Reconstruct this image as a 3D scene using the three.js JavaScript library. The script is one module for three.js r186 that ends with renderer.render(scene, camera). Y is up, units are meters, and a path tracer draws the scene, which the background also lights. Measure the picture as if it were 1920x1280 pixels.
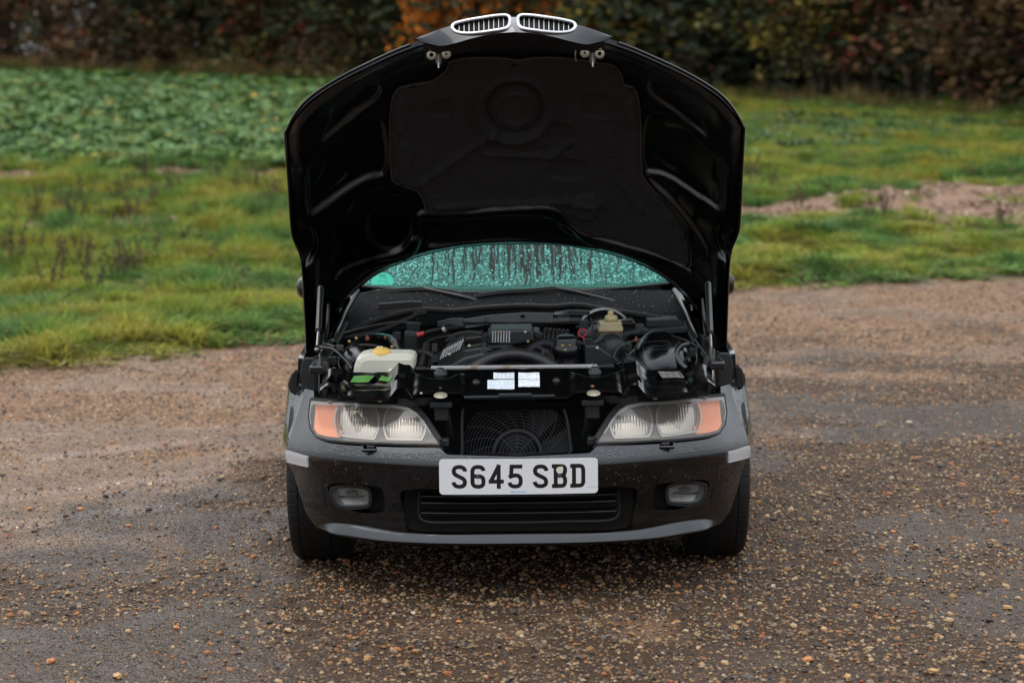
import * as THREE from 'three';
import { mergeGeometries } from 'three/addons/utils/BufferGeometryUtils.js';
import { RoundedBoxGeometry } from 'three/addons/geometries/RoundedBoxGeometry.js';
import { createNoise2D, createNoise3D } from 'simplex-noise';

// ---------- camera, sky, sun, exposure ----------
const scene = new THREE.Scene();
const PITCH = 0.120977, CAM = new THREE.Vector3(-0.017, 1.65, 7.12);
const camera = new THREE.PerspectiveCamera(19.456, 1024 / 682, 0.1, 2000);
camera.position.copy(CAM);
camera.rotation.set(-PITCH, 0, 0);
camera.rotateZ(-0.0102);
camera.focus = 6.75; camera.userData.fStop = 2.8;
const renderer = new THREE.WebGLRenderer({ antialias: true });
renderer.toneMapping = THREE.LinearToneMapping;
renderer.toneMappingExposure = 1.7;
renderer.shadowMap.enabled = true;

function rng(seed) { let a = seed >>> 0; return () => { a = (a + 0x6d2b79f5) | 0; let t = Math.imul(a ^ (a >>> 15), 1 | a); t = (t + Math.imul(t ^ (t >>> 7), 61 | t)) ^ t; return ((t ^ (t >>> 14)) >>> 0) / 4294967296; }; }
const R = rng(77);
const N2 = createNoise2D(rng(5)), N3 = createNoise3D(rng(9)), M2 = createNoise2D(rng(31));
const clamp = (x, a = 0, b = 1) => Math.min(b, Math.max(a, x));
const ss = (a, b, x) => { const t = clamp((x - a) / (b - a)); return t * t * (3 - 2 * t); };
const lerp = (a, b, t) => a + (b - a) * t;
const fbm = (x, y, o = 4) => { let s = 0, a = 0.5; for (let i = 0; i < o; i++) { s += a * N2(x, y); x = x * 2.03 + 7.1; y = y * 2.03 - 3.7; a *= 0.5; } return s; };
const table = (pts) => (x) => { if (x <= pts[0][0]) return pts[0][1]; for (let i = 1; i < pts.length; i++) if (x <= pts[i][0]) { const [a, b] = pts[i - 1], [c, d] = pts[i]; return b + (d - b) * (x - a) / (c - a); } return pts[pts.length - 1][1]; };
const smoothTable = (pts) => { // Catmull-Rom through (x,y)
  const n = pts.length, m = pts.map((p, i) => { const a = pts[Math.max(0, i - 1)], b = pts[Math.min(n - 1, i + 1)]; return (b[1] - a[1]) / (b[0] - a[0]); });
  return (x) => { if (x <= pts[0][0]) return pts[0][1]; if (x >= pts[n - 1][0]) return pts[n - 1][1]; let i = 1; while (x > pts[i][0]) i++; const h = pts[i][0] - pts[i - 1][0], t = (x - pts[i - 1][0]) / h, t2 = t * t, t3 = t2 * t; return (2 * t3 - 3 * t2 + 1) * pts[i - 1][1] + (t3 - 2 * t2 + t) * h * m[i - 1] + (-2 * t3 + 3 * t2) * pts[i][1] + (t3 - t2) * h * m[i]; };
};

{ // overcast sky
  const W = 256, H = 128, d = new Float32Array(W * H * 4);
  for (let j = 0; j < H; j++) for (let i = 0; i < W; i++) {
    const e = ((j + 0.5) / H - 0.5) * Math.PI, az = (i / W) * Math.PI * 2, s = Math.sin(e);
    const c = Math.cos(az), q = Math.sin(az), k = Math.cos(e);
    const n = 0.5 * N3(c * k * 2.2, s * 3.5, q * k * 2.2) + 0.3 * N3(c * k * 5 + 9, s * 8, q * k * 5);
    const L = (0.34 + 1.08 * Math.max(0, s)) * (1 + 0.14 * n);
    const o = (j * W + i) * 4; d[o] = L * 0.955; d[o + 1] = L * 0.995; d[o + 2] = L * 1.05; d[o + 3] = 1;
  }
  const t = new THREE.DataTexture(d, W, H, THREE.RGBAFormat, THREE.FloatType);
  t.mapping = THREE.EquirectangularReflectionMapping; t.magFilter = THREE.LinearFilter; t.minFilter = THREE.LinearFilter; t.wrapS = THREE.RepeatWrapping; t.needsUpdate = true;
  scene.background = t; scene.environment = t;
}
const sun = new THREE.DirectionalLight(0xfff3e6, 0.9);
sun.name = 'sun'; sun.position.set(-9, 26, -7); sun.target.position.set(0, 0, -2);
sun.castShadow = true; sun.shadow.radius = 120; sun.shadow.mapSize.set(2048, 2048);
Object.assign(sun.shadow.camera, { left: -30, right: 30, top: 40, bottom: -40, near: 1, far: 120 });
scene.add(sun); scene.add(sun.target);

// ---------- helpers ----------
const taken = new Map();
const numbered = (n) => { const k = taken.get(n) || 0; taken.set(n, k + 1); return k ? n + '_' + String(k).padStart(3, '0') : n; };
const tag = (o, label, category, group, kind) => { if (label) o.userData.label = label; if (category) o.userData.category = category; if (group) o.userData.group = group; if (kind) o.userData.kind = kind; return o; };
const lin = (r, g, b) => new THREE.Color().setRGB(r, g, b);
const mat = (c, rough = 0.6, o = {}) => { const p = o.clearcoat || o.transmission || o.sheen || o.ior || o.specularIntensity !== undefined; return new (p ? THREE.MeshPhysicalMaterial : THREE.MeshStandardMaterial)({ color: Array.isArray(c) ? lin(...c) : c, roughness: rough, side: THREE.DoubleSide, ...o }); };
function mesh(name, geo, material, parent) {
  const g = Array.isArray(geo) ? join(geo) : geo;
  const m = new THREE.Mesh(g, material); m.name = parent && parent !== scene ? name : numbered(name); m.castShadow = m.receiveShadow = true; (parent || scene).add(m); return m;
}
function join(list) {
  const gs = list.flat().map((g) => { let h = g.index ? g.toNonIndexed() : g; const k = new THREE.BufferGeometry(); k.setAttribute('position', h.attributes.position); if (!h.attributes.normal) h.computeVertexNormals(); k.setAttribute('normal', h.attributes.normal); k.setAttribute('uv', h.attributes.uv || new THREE.BufferAttribute(new Float32Array(h.attributes.position.count * 2), 2)); if (h.attributes.color) k.setAttribute('color', h.attributes.color); return k; });
  return mergeGeometries(gs);
}
const V = (x, y, z) => new THREE.Vector3(x, y, z);
const rbox = (w, h, d, r, [x, y, z] = [0, 0, 0], rot) => { const g = new RoundedBoxGeometry(w, h, d, 2, Math.min(r, w / 2.01, h / 2.01, d / 2.01)); if (rot) g.applyMatrix4(new THREE.Matrix4().makeRotationFromEuler(new THREE.Euler(...rot))); g.translate(x, y, z); return g; };
const tube = (pts, r, seg = 24, rad = 8, closed = false) => new THREE.TubeGeometry(new THREE.CatmullRomCurve3(pts.map((p) => V(...p)), closed, 'centripetal'), seg, r, rad, closed);
function rod(a, b, r0, r1 = r0, n = 10) { const A = V(...a), B = V(...b), d = B.clone().sub(A), g = new THREE.CylinderGeometry(r1, r0, d.length(), n); g.applyQuaternion(new THREE.Quaternion().setFromUnitVectors(V(0, 1, 0), d.normalize())); const m = A.add(B).multiplyScalar(0.5); g.translate(m.x, m.y, m.z); return g; }
const lathe = (pts, n, m) => { const g = new THREE.LatheGeometry(pts.map((p) => new THREE.Vector2(...p)), n); if (m) g.applyMatrix4(m); return g; };
const place = (pos, rot = [0, 0, 0], sc = [1, 1, 1]) => new THREE.Matrix4().compose(V(...pos), new THREE.Quaternion().setFromEuler(new THREE.Euler(...rot)), V(...sc));
function extr(pts, depth, bevel = 0.003, m) { const s = new THREE.Shape(pts.map((p) => new THREE.Vector2(p[0], p[1]))); const g = new THREE.ExtrudeGeometry(s, { depth: Math.max(0.0005, depth - 2 * bevel), bevelEnabled: bevel > 0, bevelThickness: bevel, bevelSize: bevel, bevelOffset: -bevel, bevelSegments: 2, curveSegments: 8 }); if (m) g.applyMatrix4(m); return g; }
// signed distance to a polygon, positive inside
function polyDist(pts) { const n = pts.length; return (x, y) => { let d = 1e9, inside = false; for (let i = 0, j = n - 1; i < n; j = i++) { const ax = pts[j][0], ay = pts[j][1], ex = pts[i][0] - ax, ey = pts[i][1] - ay, wx = x - ax, wy = y - ay, t = clamp((wx * ex + wy * ey) / (ex * ex + ey * ey || 1e-12)), dx = wx - ex * t, dy = wy - ey * t; d = Math.min(d, dx * dx + dy * dy); if ((pts[i][1] > y) !== (ay > y) && x < ex * (y - ay) / (pts[i][1] - ay) + ax) inside = !inside; } d = Math.sqrt(d); return inside ? d : -d; }; }
function smoothPoly(pts, k = 6) { const c = new THREE.CatmullRomCurve3(pts.map((p) => V(p[0], p[1], 0)), true, 'centripetal'); return c.getPoints(pts.length * k).slice(0, -1).map((p) => [p.x, p.y]); }
// a surface over a (u,v) grid, clipped where keep(u,v) < 0; rim(u,v,p) gives the end of an edge strip folded from the border
function sheet(u0, u1, nu, v0, v1, nv, pos, keep, rim, uvOf) {
  const P = [], UV = [], D = [], idx = [], cache = new Map();
  const add = (u, v) => { const p = pos(u, v); P.push(p[0], p[1], p[2]); UV.push(u, v); return P.length / 3 - 1; };
  for (let j = 0; j <= nv; j++) for (let i = 0; i <= nu; i++) { const u = lerp(u0, u1, i / nu), v = lerp(v0, v1, j / nv); add(u, v); D.push(keep ? keep(u, v) : 1); }
  const cut = (a, b) => { const k = a < b ? a * 1e7 + b : b * 1e7 + a; let c = cache.get(k); if (c === undefined) { let t = D[a] / (D[a] - D[b]); const f = (q) => [lerp(UV[a * 2], UV[b * 2], q), lerp(UV[a * 2 + 1], UV[b * 2 + 1], q)]; c = add(...f(t)); cache.set(k, c); } return c; };
  const tri = (a, b, c) => { const q = [a, b, c], ins = q.map((i) => D[i] >= 0), n = ins.filter(Boolean).length; if (n === 3) idx.push(a, b, c); else if (n) { const out = []; for (let i = 0; i < 3; i++) { const p = q[i], r = q[(i + 1) % 3]; if (D[p] >= 0) out.push(p); if ((D[p] >= 0) !== (D[r] >= 0)) out.push(cut(p, r)); } for (let i = 1; i + 1 < out.length; i++) idx.push(out[0], out[i], out[i + 1]); } };
  for (let j = 0; j < nv; j++) for (let i = 0; i < nu; i++) { const a = j * (nu + 1) + i, b = a + 1, c = a + nu + 1, d = c + 1; tri(a, b, d); tri(a, d, c); }
  const g = new THREE.BufferGeometry(); g.setAttribute('position', new THREE.Float32BufferAttribute(P, 3)); g.setAttribute('uv', new THREE.Float32BufferAttribute(uvOf ? UV.flatMap((_, i) => i % 2 ? [] : uvOf(UV[i], UV[i + 1])) : UV, 2)); g.setIndex(idx); g.computeVertexNormals();
  if (!rim) return g;
  const edges = new Map(); for (let i = 0; i < idx.length; i += 3) for (let e = 0; e < 3; e++) { const a = idx[i + e], b = idx[i + (e + 1) % 3], k = Math.min(a, b) * 1e7 + Math.max(a, b); edges.has(k) ? edges.set(k, null) : edges.set(k, [a, b]); }
  const RP = [], RI = [], vm = new Map();
  const rv = (a) => { if (!vm.has(a)) { const p = P.slice(a * 3, a * 3 + 3), q = rim(UV[a * 2], UV[a * 2 + 1], p); vm.set(a, RP.length / 3); RP.push(...p, ...q); } return vm.get(a); };
  for (const e of edges.values()) if (e) { const a = rv(e[0]), b = rv(e[1]); RI.push(b, a, a + 1, b, a + 1, b + 1); }
  const r = new THREE.BufferGeometry(); r.setAttribute('position', new THREE.Float32BufferAttribute(RP, 3)); r.setIndex(RI); r.computeVertexNormals();
  return join([g, r]);
}
// ray of a measured picture point (dx from the car's middle line, y) to the plane z: used only to read real sizes off the photograph
const FPX = 3733;
function pt(dx, y, z) { const a = (dx + 9) / FPX, b = -(y - 640) / FPX, s = Math.sin(PITCH), c = Math.cos(PITCH), dz = -c - b * s, t = (z - CAM.z) / dz; return [CAM.x + a * t, CAM.y + (-s + b * c) * t, z]; }
// the same with the camera's slight roll taken out, from full picture coordinates
function px(x, y, z) { const k = 0.0102, X = x - 960, Y = y - 640; return pt(X * Math.cos(k) - Y * Math.sin(k) - 9, 640 + X * Math.sin(k) + Y * Math.cos(k), z); }

// ---------- terrain, gravel ----------
const hz = smoothTable([[-400, 2.2], [-120, 2.9], [-78, 3.05], [-65, 2.7], [-38, 1.36], [-26, 0.62], [-14, 0.14], [-7, 0], [60, 0]]);
const edgeZ = smoothTable([[-30, -2], [-8, -3.6], [-3.3, -5.1], [-2.4, -5.9], [-1.4, -6.7], [0, -8.2], [2, -9.9], [4.7, -10.7], [9, -11], [30, -12]]);
const trackIn = (x, z) => z - (edgeZ(x) + 0.45 * fbm(x * 0.5, z * 0.5 + 3) + 0.25 * N2(x * 2.1, z * 2.1)); // > 0 on the gravel
const groundY = (x, z) => hz(z) + (z < -7 ? ss(-7, -12, z) * (0.17 * fbm(x * 0.33, z * 0.3) + 0.03 * N2(x * 1.3, z * 1.3)) : 0) + ss(10, 30, Math.abs(x)) * 0.1;
function soil(x, z) { // how bare the ground is, 0 grass .. 1 soil
  let s = 0;
  const blob = (cx, cz, rx, rz, k = 1) => { const d = ((x - cx) / rx) ** 2 + ((z - cz) / rz) ** 2; s = Math.max(s, k * clamp(1.42 - d + 1.1 * fbm(x * 0.9, z * 0.55) + 0.45 * N2(x * 3.1, z * 2.2))); };
  blob(6.6, -18.0, 3.2, 3.6); blob(3.2, -17.4, 1.9, 1.5, 0.9); blob(4.9, -18.6, 1.5, 1.8, 0.9); blob(5.9, -15.0, 1.4, 0.8, 0.85); blob(-8.5, -23.4, 3.4, 1.9, 0.95); blob(-3.6, -24, 3.2, 1.9, 1); blob(-5.3, -16.2, 2.2, 1.5, 0.9); blob(-2.4, -19.3, 1.4, 1.2, 0.85); blob(-7.3, -14.4, 1.2, 1.1, 0.85); blob(-3.2, -14.2, 0.9, 0.8, 0.8);
  return Math.max(s, 0.75 * ss(0.35, -0.1, trackIn(x, z) * -1 + 0.25));
}
{
  const xs = 90, zs = 150, P = [], C = [], UV = [], I = [];
  const zrow = (j) => { const t = j / zs; return t < 0.8 ? lerp(10, -70, t / 0.8) : lerp(-70, -420, ((t - 0.8) / 0.2) ** 1.6); };
  const xcol = (i) => { const t = (i / xs) * 2 - 1; return Math.sign(t) * (Math.abs(t) < 0.7 ? Math.abs(t) / 0.7 * 24 : lerp(24, 330, ((Math.abs(t) - 0.7) / 0.3) ** 1.8)); };
  for (let j = 0; j <= zs; j++) for (let i = 0; i <= xs; i++) {
    const x = xcol(i), z = zrow(j), on = ss(-0.2, 0.6, trackIn(x, z)); P.push(x, groundY(x, z) - 0.07 * on - 0.01, z); UV.push(x, z);
    const b = soil(x, z), n = 0.85 + 0.35 * fbm(x * 1.1, z * 1.1); const g = [0.055, 0.062, 0.018], e = [0.18, 0.105, 0.064]; for (let c = 0; c < 3; c++) C.push(lerp(g[c], e[c], clamp(b * 1.3)) * n);
  }
  for (let j = 0; j < zs; j++) for (let i = 0; i < xs; i++) { const a = j * (xs + 1) + i, b = a + 1, c = a + xs + 1; I.push(a, b, c, b, c + 1, c); }
  const g = new THREE.BufferGeometry(); g.setAttribute('position', new THREE.Float32BufferAttribute(P, 3)); g.setAttribute('color', new THREE.Float32BufferAttribute(C, 3)); g.setAttribute('uv', new THREE.Float32BufferAttribute(UV, 2)); g.setIndex(I); g.computeVertexNormals();
  tag(mesh('ground', g, mat([1, 1, 1], 0.95, { vertexColors: true })), 'rough grassy ground rising from the gravel to the hedge', 'ground', null, 'structure');
}
// gravel: wet mud with fine grit in the texture, stones as geometry
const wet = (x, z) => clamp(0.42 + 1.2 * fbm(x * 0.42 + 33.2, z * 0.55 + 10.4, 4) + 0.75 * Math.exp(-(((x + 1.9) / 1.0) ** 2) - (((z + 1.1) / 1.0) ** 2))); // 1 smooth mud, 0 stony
const rutLine = (x, z, ax, az, bx, bz, w) => { const ex = bx - ax, ez = bz - az, t = clamp(((x - ax) * ex + (z - az) * ez) / (ex * ex + ez * ez)), d = Math.hypot(x - ax - ex * t, z - az - ez * t); return Math.exp(-(d * d) / (w * w)) * ss(0, 0.15, t) * ss(1, 0.85, t); };
const trackY = (x, z) => {
  let y = 0.012 * fbm(x * 0.9, z * 0.9, 4) + (0.010 * fbm(x * 5, z * 5, 3) + 0.007 * fbm(x * 17 + 3, z * 17, 2)) * (1.25 - 0.8 * wet(x, z)) + 0.003;
  y -= 0.035 * rutLine(x, z, -2.7, -0.75, -0.9, -2.0, 0.05) + 0.03 * rutLine(x, z, -2.4, -0.35, -0.95, -1.2, 0.045) + 0.025 * rutLine(x, z, -1.6, -1.6, -0.85, -2.25, 0.035) + 0.02 * rutLine(x, z, -3, -1.5, -1.5, -2.6, 0.06);
  y += 0.009 * rutLine(x, z, -1.9, -1.1, -0.95, -1.6, 0.10) * Math.sin(x * 70 + z * 30);
  return y + 0.02 * ss(0.3, 0, trackIn(x, z));
};
const sandySheenAt = (x, z) => clamp(0.5 + 2.6 * (fbm(x * 0.5 + 20, z * 0.5, 4) + 0.62 - 1.25 * ss(1.0, 8.6, trackIn(x, z)) + 0.5 * ss(-0.6, -2.2, x) * ss(0.2, -1.2, z))); // pale loose gravel plus painted sky sheen towards verge and left mud, damp brown elsewhere
const T = 1024;
function gritTexture() {
  const c = new Uint8Array(T * T * 4), b = new Uint8Array(T * T * 4), r = rng(12), h = new Float32Array(T * T), col = new Float32Array(T * T * 3);
  for (let j = 0; j < T; j++) for (let i = 0; i < T; i++) { // seamless: noise on a torus
    const a = (i / T) * Math.PI * 2, q = (j / T) * Math.PI * 2, k = (f) => N3(Math.cos(a) * f + 3, Math.sin(a) * f + Math.cos(q) * f, Math.sin(q) * f);
    const n = 0.6 * k(3) + 0.4 * k(9), g = r() - 0.5, o = j * T + i; h[o] = 0.32 + 0.10 * k(14) + 0.08 * k(40) + 0.035 * g;
    const m = 1 + 0.14 * n + 0.26 * g; col[o * 3] = 0.078 * m; col[o * 3 + 1] = 0.0485 * m; col[o * 3 + 2] = 0.029 * m;
  }
  const pal = [[0.38, 0.22, 0.09], [0.44, 0.18, 0.055], [0.05, 0.042, 0.04], [0.19, 0.14, 0.11], [0.48, 0.35, 0.22], [0.26, 0.13, 0.06], [0.12, 0.095, 0.09], [0.56, 0.45, 0.33], [0.08, 0.055, 0.042]];
  for (let k = 0; k < 17000; k++) {
    const cx = r() * T, cy = r() * T, a = r() * 3.14, rr = 1.0 + 3.6 * r() ** 3.2, asp = 0.55 + 0.45 * r(), p = pal[(r() * pal.length) | 0], v = 0.75 + 0.5 * r(), R0 = Math.ceil(rr + 1);
    for (let dy = -R0; dy <= R0; dy++) for (let dx = -R0; dx <= R0; dx++) { const X = (dx * Math.cos(a) + dy * Math.sin(a)) / rr, Y = (-dx * Math.sin(a) + dy * Math.cos(a)) / (rr * asp), d = X * X + Y * Y; if (d < 1) { const o = ((((cy + dy) | 0) + T) % T) * T + ((((cx + dx) | 0) + T) % T); const hh = 0.42 + 0.4 * Math.sqrt(1 - d) * Math.min(1, rr / 3.5); if (hh > h[o]) { h[o] = hh; for (let q = 0; q < 3; q++) col[o * 3 + q] = p[q] * v * 0.66; } } }
  }
  const s8 = (x) => Math.round(255 * clamp(x <= 0.0031308 ? 12.92 * x : 1.055 * x ** (1 / 2.4) - 0.055));
  for (let o = 0; o < T * T; o++) { for (let q = 0; q < 3; q++) { c[o * 4 + q] = s8(clamp(col[o * 3 + q])); b[o * 4 + q] = Math.round(255 * clamp(h[o])); } c[o * 4 + 3] = b[o * 4 + 3] = 255; }
  const mk = (d, srgb) => { const t = new THREE.DataTexture(d, T, T, THREE.RGBAFormat); t.wrapS = t.wrapT = THREE.RepeatWrapping; t.magFilter = THREE.LinearFilter; t.minFilter = THREE.LinearMipmapLinearFilter; if (srgb) t.colorSpace = THREE.SRGBColorSpace; t.repeat.set(1 / 1.7, 1 / 1.7); t.rotation = 0.5; t.needsUpdate = true; return t; };
  return [mk(c, true), mk(b, false)];
}
const [gritColor, gritBump] = gritTexture();
function wetTexture() { // film of water on the mud: patches, in metres over the gravel area
  const W = 512, d = new Uint8Array(W * W * 4), r = rng(3);
  for (let j = 0; j < W; j++) for (let i = 0; i < W; i++) { const x = (i / W) * 24 - 12, z = (j / W) * 24 - 14, w = wet(x, z); const v = lerp(0.62, 0.15, ss(0.4, 0.95, w + 0.15 * (r() - 0.5))); const o = (j * W + i) * 4; d[o] = d[o + 1] = d[o + 2] = Math.round(v * 255); d[o + 3] = Math.round(255 * lerp(0.28, 1, ss(0.45, 0.95, w + 0.1 * (r() - 0.5)))); }
  const t = new THREE.DataTexture(d, W, W, THREE.RGBAFormat); t.magFilter = THREE.LinearFilter; t.minFilter = THREE.LinearFilter; t.wrapS = t.wrapT = THREE.ClampToEdgeWrapping; t.channel = 1; t.needsUpdate = true; return t;
}
{
  const nx = 340, nz = 400;
  const zr = (v) => v < 0.75 ? lerp(3.2, -4.5, v / 0.75) : lerp(-4.5, -13.5, (v - 0.75) / 0.25);
  const xr = (u) => Math.sign(u) * (Math.abs(u) < 0.7 ? Math.abs(u) / 0.7 * 3.0 : lerp(3.0, 11.9, ((Math.abs(u) - 0.7) / 0.3) ** 1.7));
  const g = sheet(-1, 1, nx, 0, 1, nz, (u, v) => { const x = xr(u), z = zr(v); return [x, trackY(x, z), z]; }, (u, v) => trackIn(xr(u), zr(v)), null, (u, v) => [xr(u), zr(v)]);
  const p = g.attributes.position, uv1 = [], C = []; for (let i = 0; i < p.count; i++) { const x = p.getX(i), z = p.getZ(i); uv1.push((x + 12) / 24, (z + 14) / 24); const w = wet(x, z), m = 1.0 + 0.25 * fbm(x * 1.7, z * 1.7, 3); const sandySheen = sandySheenAt(x, z), k = lerp(1.04, 0.97, w) * m; C.push(k * lerp(0.58, 2.1, sandySheen), k * lerp(0.57, 2.0, sandySheen), k * lerp(0.58, 1.95, sandySheen)); }
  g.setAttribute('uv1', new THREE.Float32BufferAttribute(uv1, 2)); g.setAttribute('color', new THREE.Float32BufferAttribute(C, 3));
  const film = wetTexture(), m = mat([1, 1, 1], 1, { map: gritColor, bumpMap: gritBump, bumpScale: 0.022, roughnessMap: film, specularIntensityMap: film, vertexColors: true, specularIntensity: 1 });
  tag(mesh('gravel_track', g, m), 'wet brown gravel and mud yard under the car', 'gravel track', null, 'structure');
  const back = new THREE.PlaneGeometry(60, 40); back.rotateX(-Math.PI / 2); back.translate(0, -0.005, 23.15); const bu = back.attributes.position, bv = []; for (let i = 0; i < bu.count; i++) bv.push(bu.getX(i), bu.getZ(i)); back.setAttribute('uv', new THREE.Float32BufferAttribute(bv, 2));
  tag(mesh('gravel_yard', back, mat([1, 1, 1], 0.9, { map: gritColor, bumpMap: gritBump, bumpScale: 0.012, specularIntensity: 0.4 })), 'wet gravel yard in front of the car', 'gravel yard', null, 'structure');
}
function stoneGeo(seed, detail = 1) { const g = new THREE.IcosahedronGeometry(1, detail), p = g.attributes.position, n = createNoise3D(rng(seed)); for (let i = 0; i < p.count; i++) { const x = p.getX(i), y = p.getY(i), z = p.getZ(i), k = 1 + 0.28 * n(x * 1.1, y * 1.1, z * 1.1) + 0.1 * n(x * 3, y * 3, z * 3); p.setXYZ(i, x * k, y * k * 0.55, z * k * 0.8); } g.computeVertexNormals(); return g; }
const stonePal = [[0.34, 0.20, 0.085, 3], [0.38, 0.15, 0.055, 1.1], [0.045, 0.04, 0.04, 2.6], [0.15, 0.12, 0.105, 2.6], [0.47, 0.35, 0.22, 2.8], [0.20, 0.11, 0.065, 3], [0.09, 0.08, 0.085, 1.8], [0.50, 0.40, 0.29, 0.7], [0.30, 0.24, 0.17, 2.5], [0.19, 0.145, 0.11, 3]];
const stoneSum = stonePal.reduce((a, b) => a + b[3], 0);
const pickStone = (r) => { let q = r() * stoneSum; for (const p of stonePal) if ((q -= p[3]) < 0) return p; return stonePal[0]; };
function instances(name, geo, material, list, label, category, kind = 'stuff', parent = scene) {
  const m = new THREE.InstancedMesh(geo, material, list.length); m.name = parent === scene ? numbered(name) : name; const M = new THREE.Matrix4(), q = new THREE.Quaternion(), e = new THREE.Euler(), c = new THREE.Color();
  list.forEach((o, i) => { e.set(...o.r); q.setFromEuler(e); M.compose(V(...o.p), q, Array.isArray(o.s) ? V(...o.s) : V(o.s, o.s, o.s)); m.setMatrixAt(i, M); m.setColorAt(i, c.setRGB(...o.c)); });
  m.castShadow = m.receiveShadow = true; tag(m, label, category, null, kind); parent.add(m); return m;
}
{
  const r = rng(41), lists = [[], [], []];
  const halfW = (z) => (7.12 - z) * 0.262 + 1.3;
  const drop = (n, z0, z1, s0, s1, pow) => { for (let k = 0; k < n; k++) { const z = lerp(z0, z1, r()), x = (r() * 2 - 1) * halfW(z); if (trackIn(x, z) < -0.15) continue; const w = wet(x, z); if (r() < ss(0.5, 0.9, w) * 0.85) continue; const s = s0 + (s1 - s0) * r() ** pow, p = pickStone(r), v = 0.75 + 0.5 * r(); lists[(r() * 3) | 0].push({ p: [x, trackY(x, z) + s * 0.12, z], r: [(r() - 0.5) * 0.7, r() * 6.3, (r() - 0.5) * 0.7], s, c: [p[0] * v * 0.66, p[1] * v * 0.60, p[2] * v * 0.51] }); } };
  drop(98000, 2.4, -2.2, 0.0028, 0.0095, 2.2); drop(7000, 2.4, -2.5, 0.008, 0.018, 2.6); drop(68000, -2.2, -7, 0.004, 0.012, 2); drop(40000, -5, -11.8, 0.006, 0.016, 2);
  const m = mat([1, 1, 1], 0.5, { specularIntensity: 0.6 }); lists.forEach((l, i) => instances('gravel_stones', stoneGeo(60 + i, 0), m, l, ['small mixed flint and stone gravel scattered over the yard', 'fine rounded gravel pressed into the wet mud', 'loose angular gravel chips lying on the yard'][i], 'gravel'));
}

// ---------- grass, crop, weeds ----------
const halfAt = (z) => (7.12 - z) * 0.33 + 1.6;
function tuftGeo(seed, blades, spread, bend) {
  const r = rng(seed), P = [], I = [];
  for (let k = 0; k < blades; k++) {
    const a = r() * 6.283, bx = (r() - 0.5) * spread, bz = (r() - 0.5) * spread, h = 0.6 + 0.5 * r(), w = 0.018 + 0.018 * r(), l = bend * (0.3 + r()), dx = Math.cos(a), dz = Math.sin(a), o = P.length / 3;
    P.push(bx - dz * w, 0, bz + dx * w, bx + dz * w, 0, bz - dx * w, bx + dx * l * 0.35 - dz * w * 0.8, h * 0.6, bz + dz * l * 0.35 + dx * w * 0.8, bx + dx * l * 0.35 + dz * w * 0.8, h * 0.6, bz + dz * l * 0.35 - dx * w * 0.8, bx + dx * l, h * (1 - 0.3 * bend), bz + dz * l);
    I.push(o, o + 1, o + 2, o + 1, o + 3, o + 2, o + 2, o + 3, o + 4);
  }
  const g = new THREE.BufferGeometry(); g.setAttribute('position', new THREE.Float32BufferAttribute(P, 3)); g.setIndex(I); g.computeVertexNormals(); return g;
}
const leafMat = mat([1, 1, 1], 1, { transmission: 0.3, specularIntensity: 0.25 });
{
  const r = rng(8), L = [[], [], []];
  const cols = [[0.185, 0.235, 0.034], [0.125, 0.210, 0.040], [0.255, 0.245, 0.040], [0.080, 0.165, 0.042], [0.26, 0.20, 0.085]];
  const dropGrass = (n, z0, z1, side, hs) => { for (let k = 0; k < n; k++) {
    const z = z0 + (z1 - z0) * r() ** 0.9; let x = (r() * 2 - 1) * halfAt(z); if (side && Math.sign(x) !== side) x = -x;
    const tr = trackIn(x, z); if (tr > 0.15 && r() > 0.004) continue; if (tr > -0.5 && r() < 0.55 + tr * 0.9) continue;
    const b = soil(x, z); if (r() < b * 1.4 - 0.08) continue; if (x < 4 && z < -26) continue;
    const n1 = 0.55 + 1.0 * fbm(x * 0.5, z * 0.32 + 9) + 0.25 * N2(x * 2.3, z * 1.5), n2 = fbm(x * 1.6 + 5, z * 0.9), c = n1 < 0.3 ? cols[3] : n1 < 0.5 ? cols[1] : n1 < 0.78 ? cols[0] : cols[2], v = 0.75 + 0.5 * r() + 0.25 * n2, mx = r() < 0.08 ? cols[4] : c;
    const h = hs * (0.55 + 0.6 * r()) * (1 + 0.9 * n2) * (tr > -0.4 ? 0.5 : 1) * 1.7, w = 0.10 + 0.10 * r();
    L[(r() * 3) | 0].push({ p: [x, groundY(x, z) - 0.012 - 0.05 * ss(-0.2, 0.6, tr) + (tr > 0.1 ? 0.05 : 0), z], r: [(r() - 0.5) * 0.3, r() * 6.28, (r() - 0.5) * 0.3], s: [w * 2, Math.max(0.03, h), w * 2], c: [mx[0] * v, mx[1] * v, mx[2] * v] });
  } };
  dropGrass(118000, -4.6, -13, -1, 0.085); dropGrass(118000, -11, -28, -1, 0.13); dropGrass(90000, -8.8, -20, 1, 0.065); dropGrass(118000, -18, -42, 1, 0.10); dropGrass(22000, -40, -66, 1, 0.16);
  [[1, 10, 0.5, 0.35], [2, 9, 0.55, 0.6], [3, 8, 0.6, 0.9]].forEach(([s, b, sp, be], i) => instances('verge_grass', tuftGeo(s, b, sp, be), leafMat, L[i], ['short green grass covering the verge beside the gravel', 'tousled yellow green grass growing on the rough verge', 'drooping grass tufts growing on the rough verge'][i], 'grass'));
}
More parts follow.
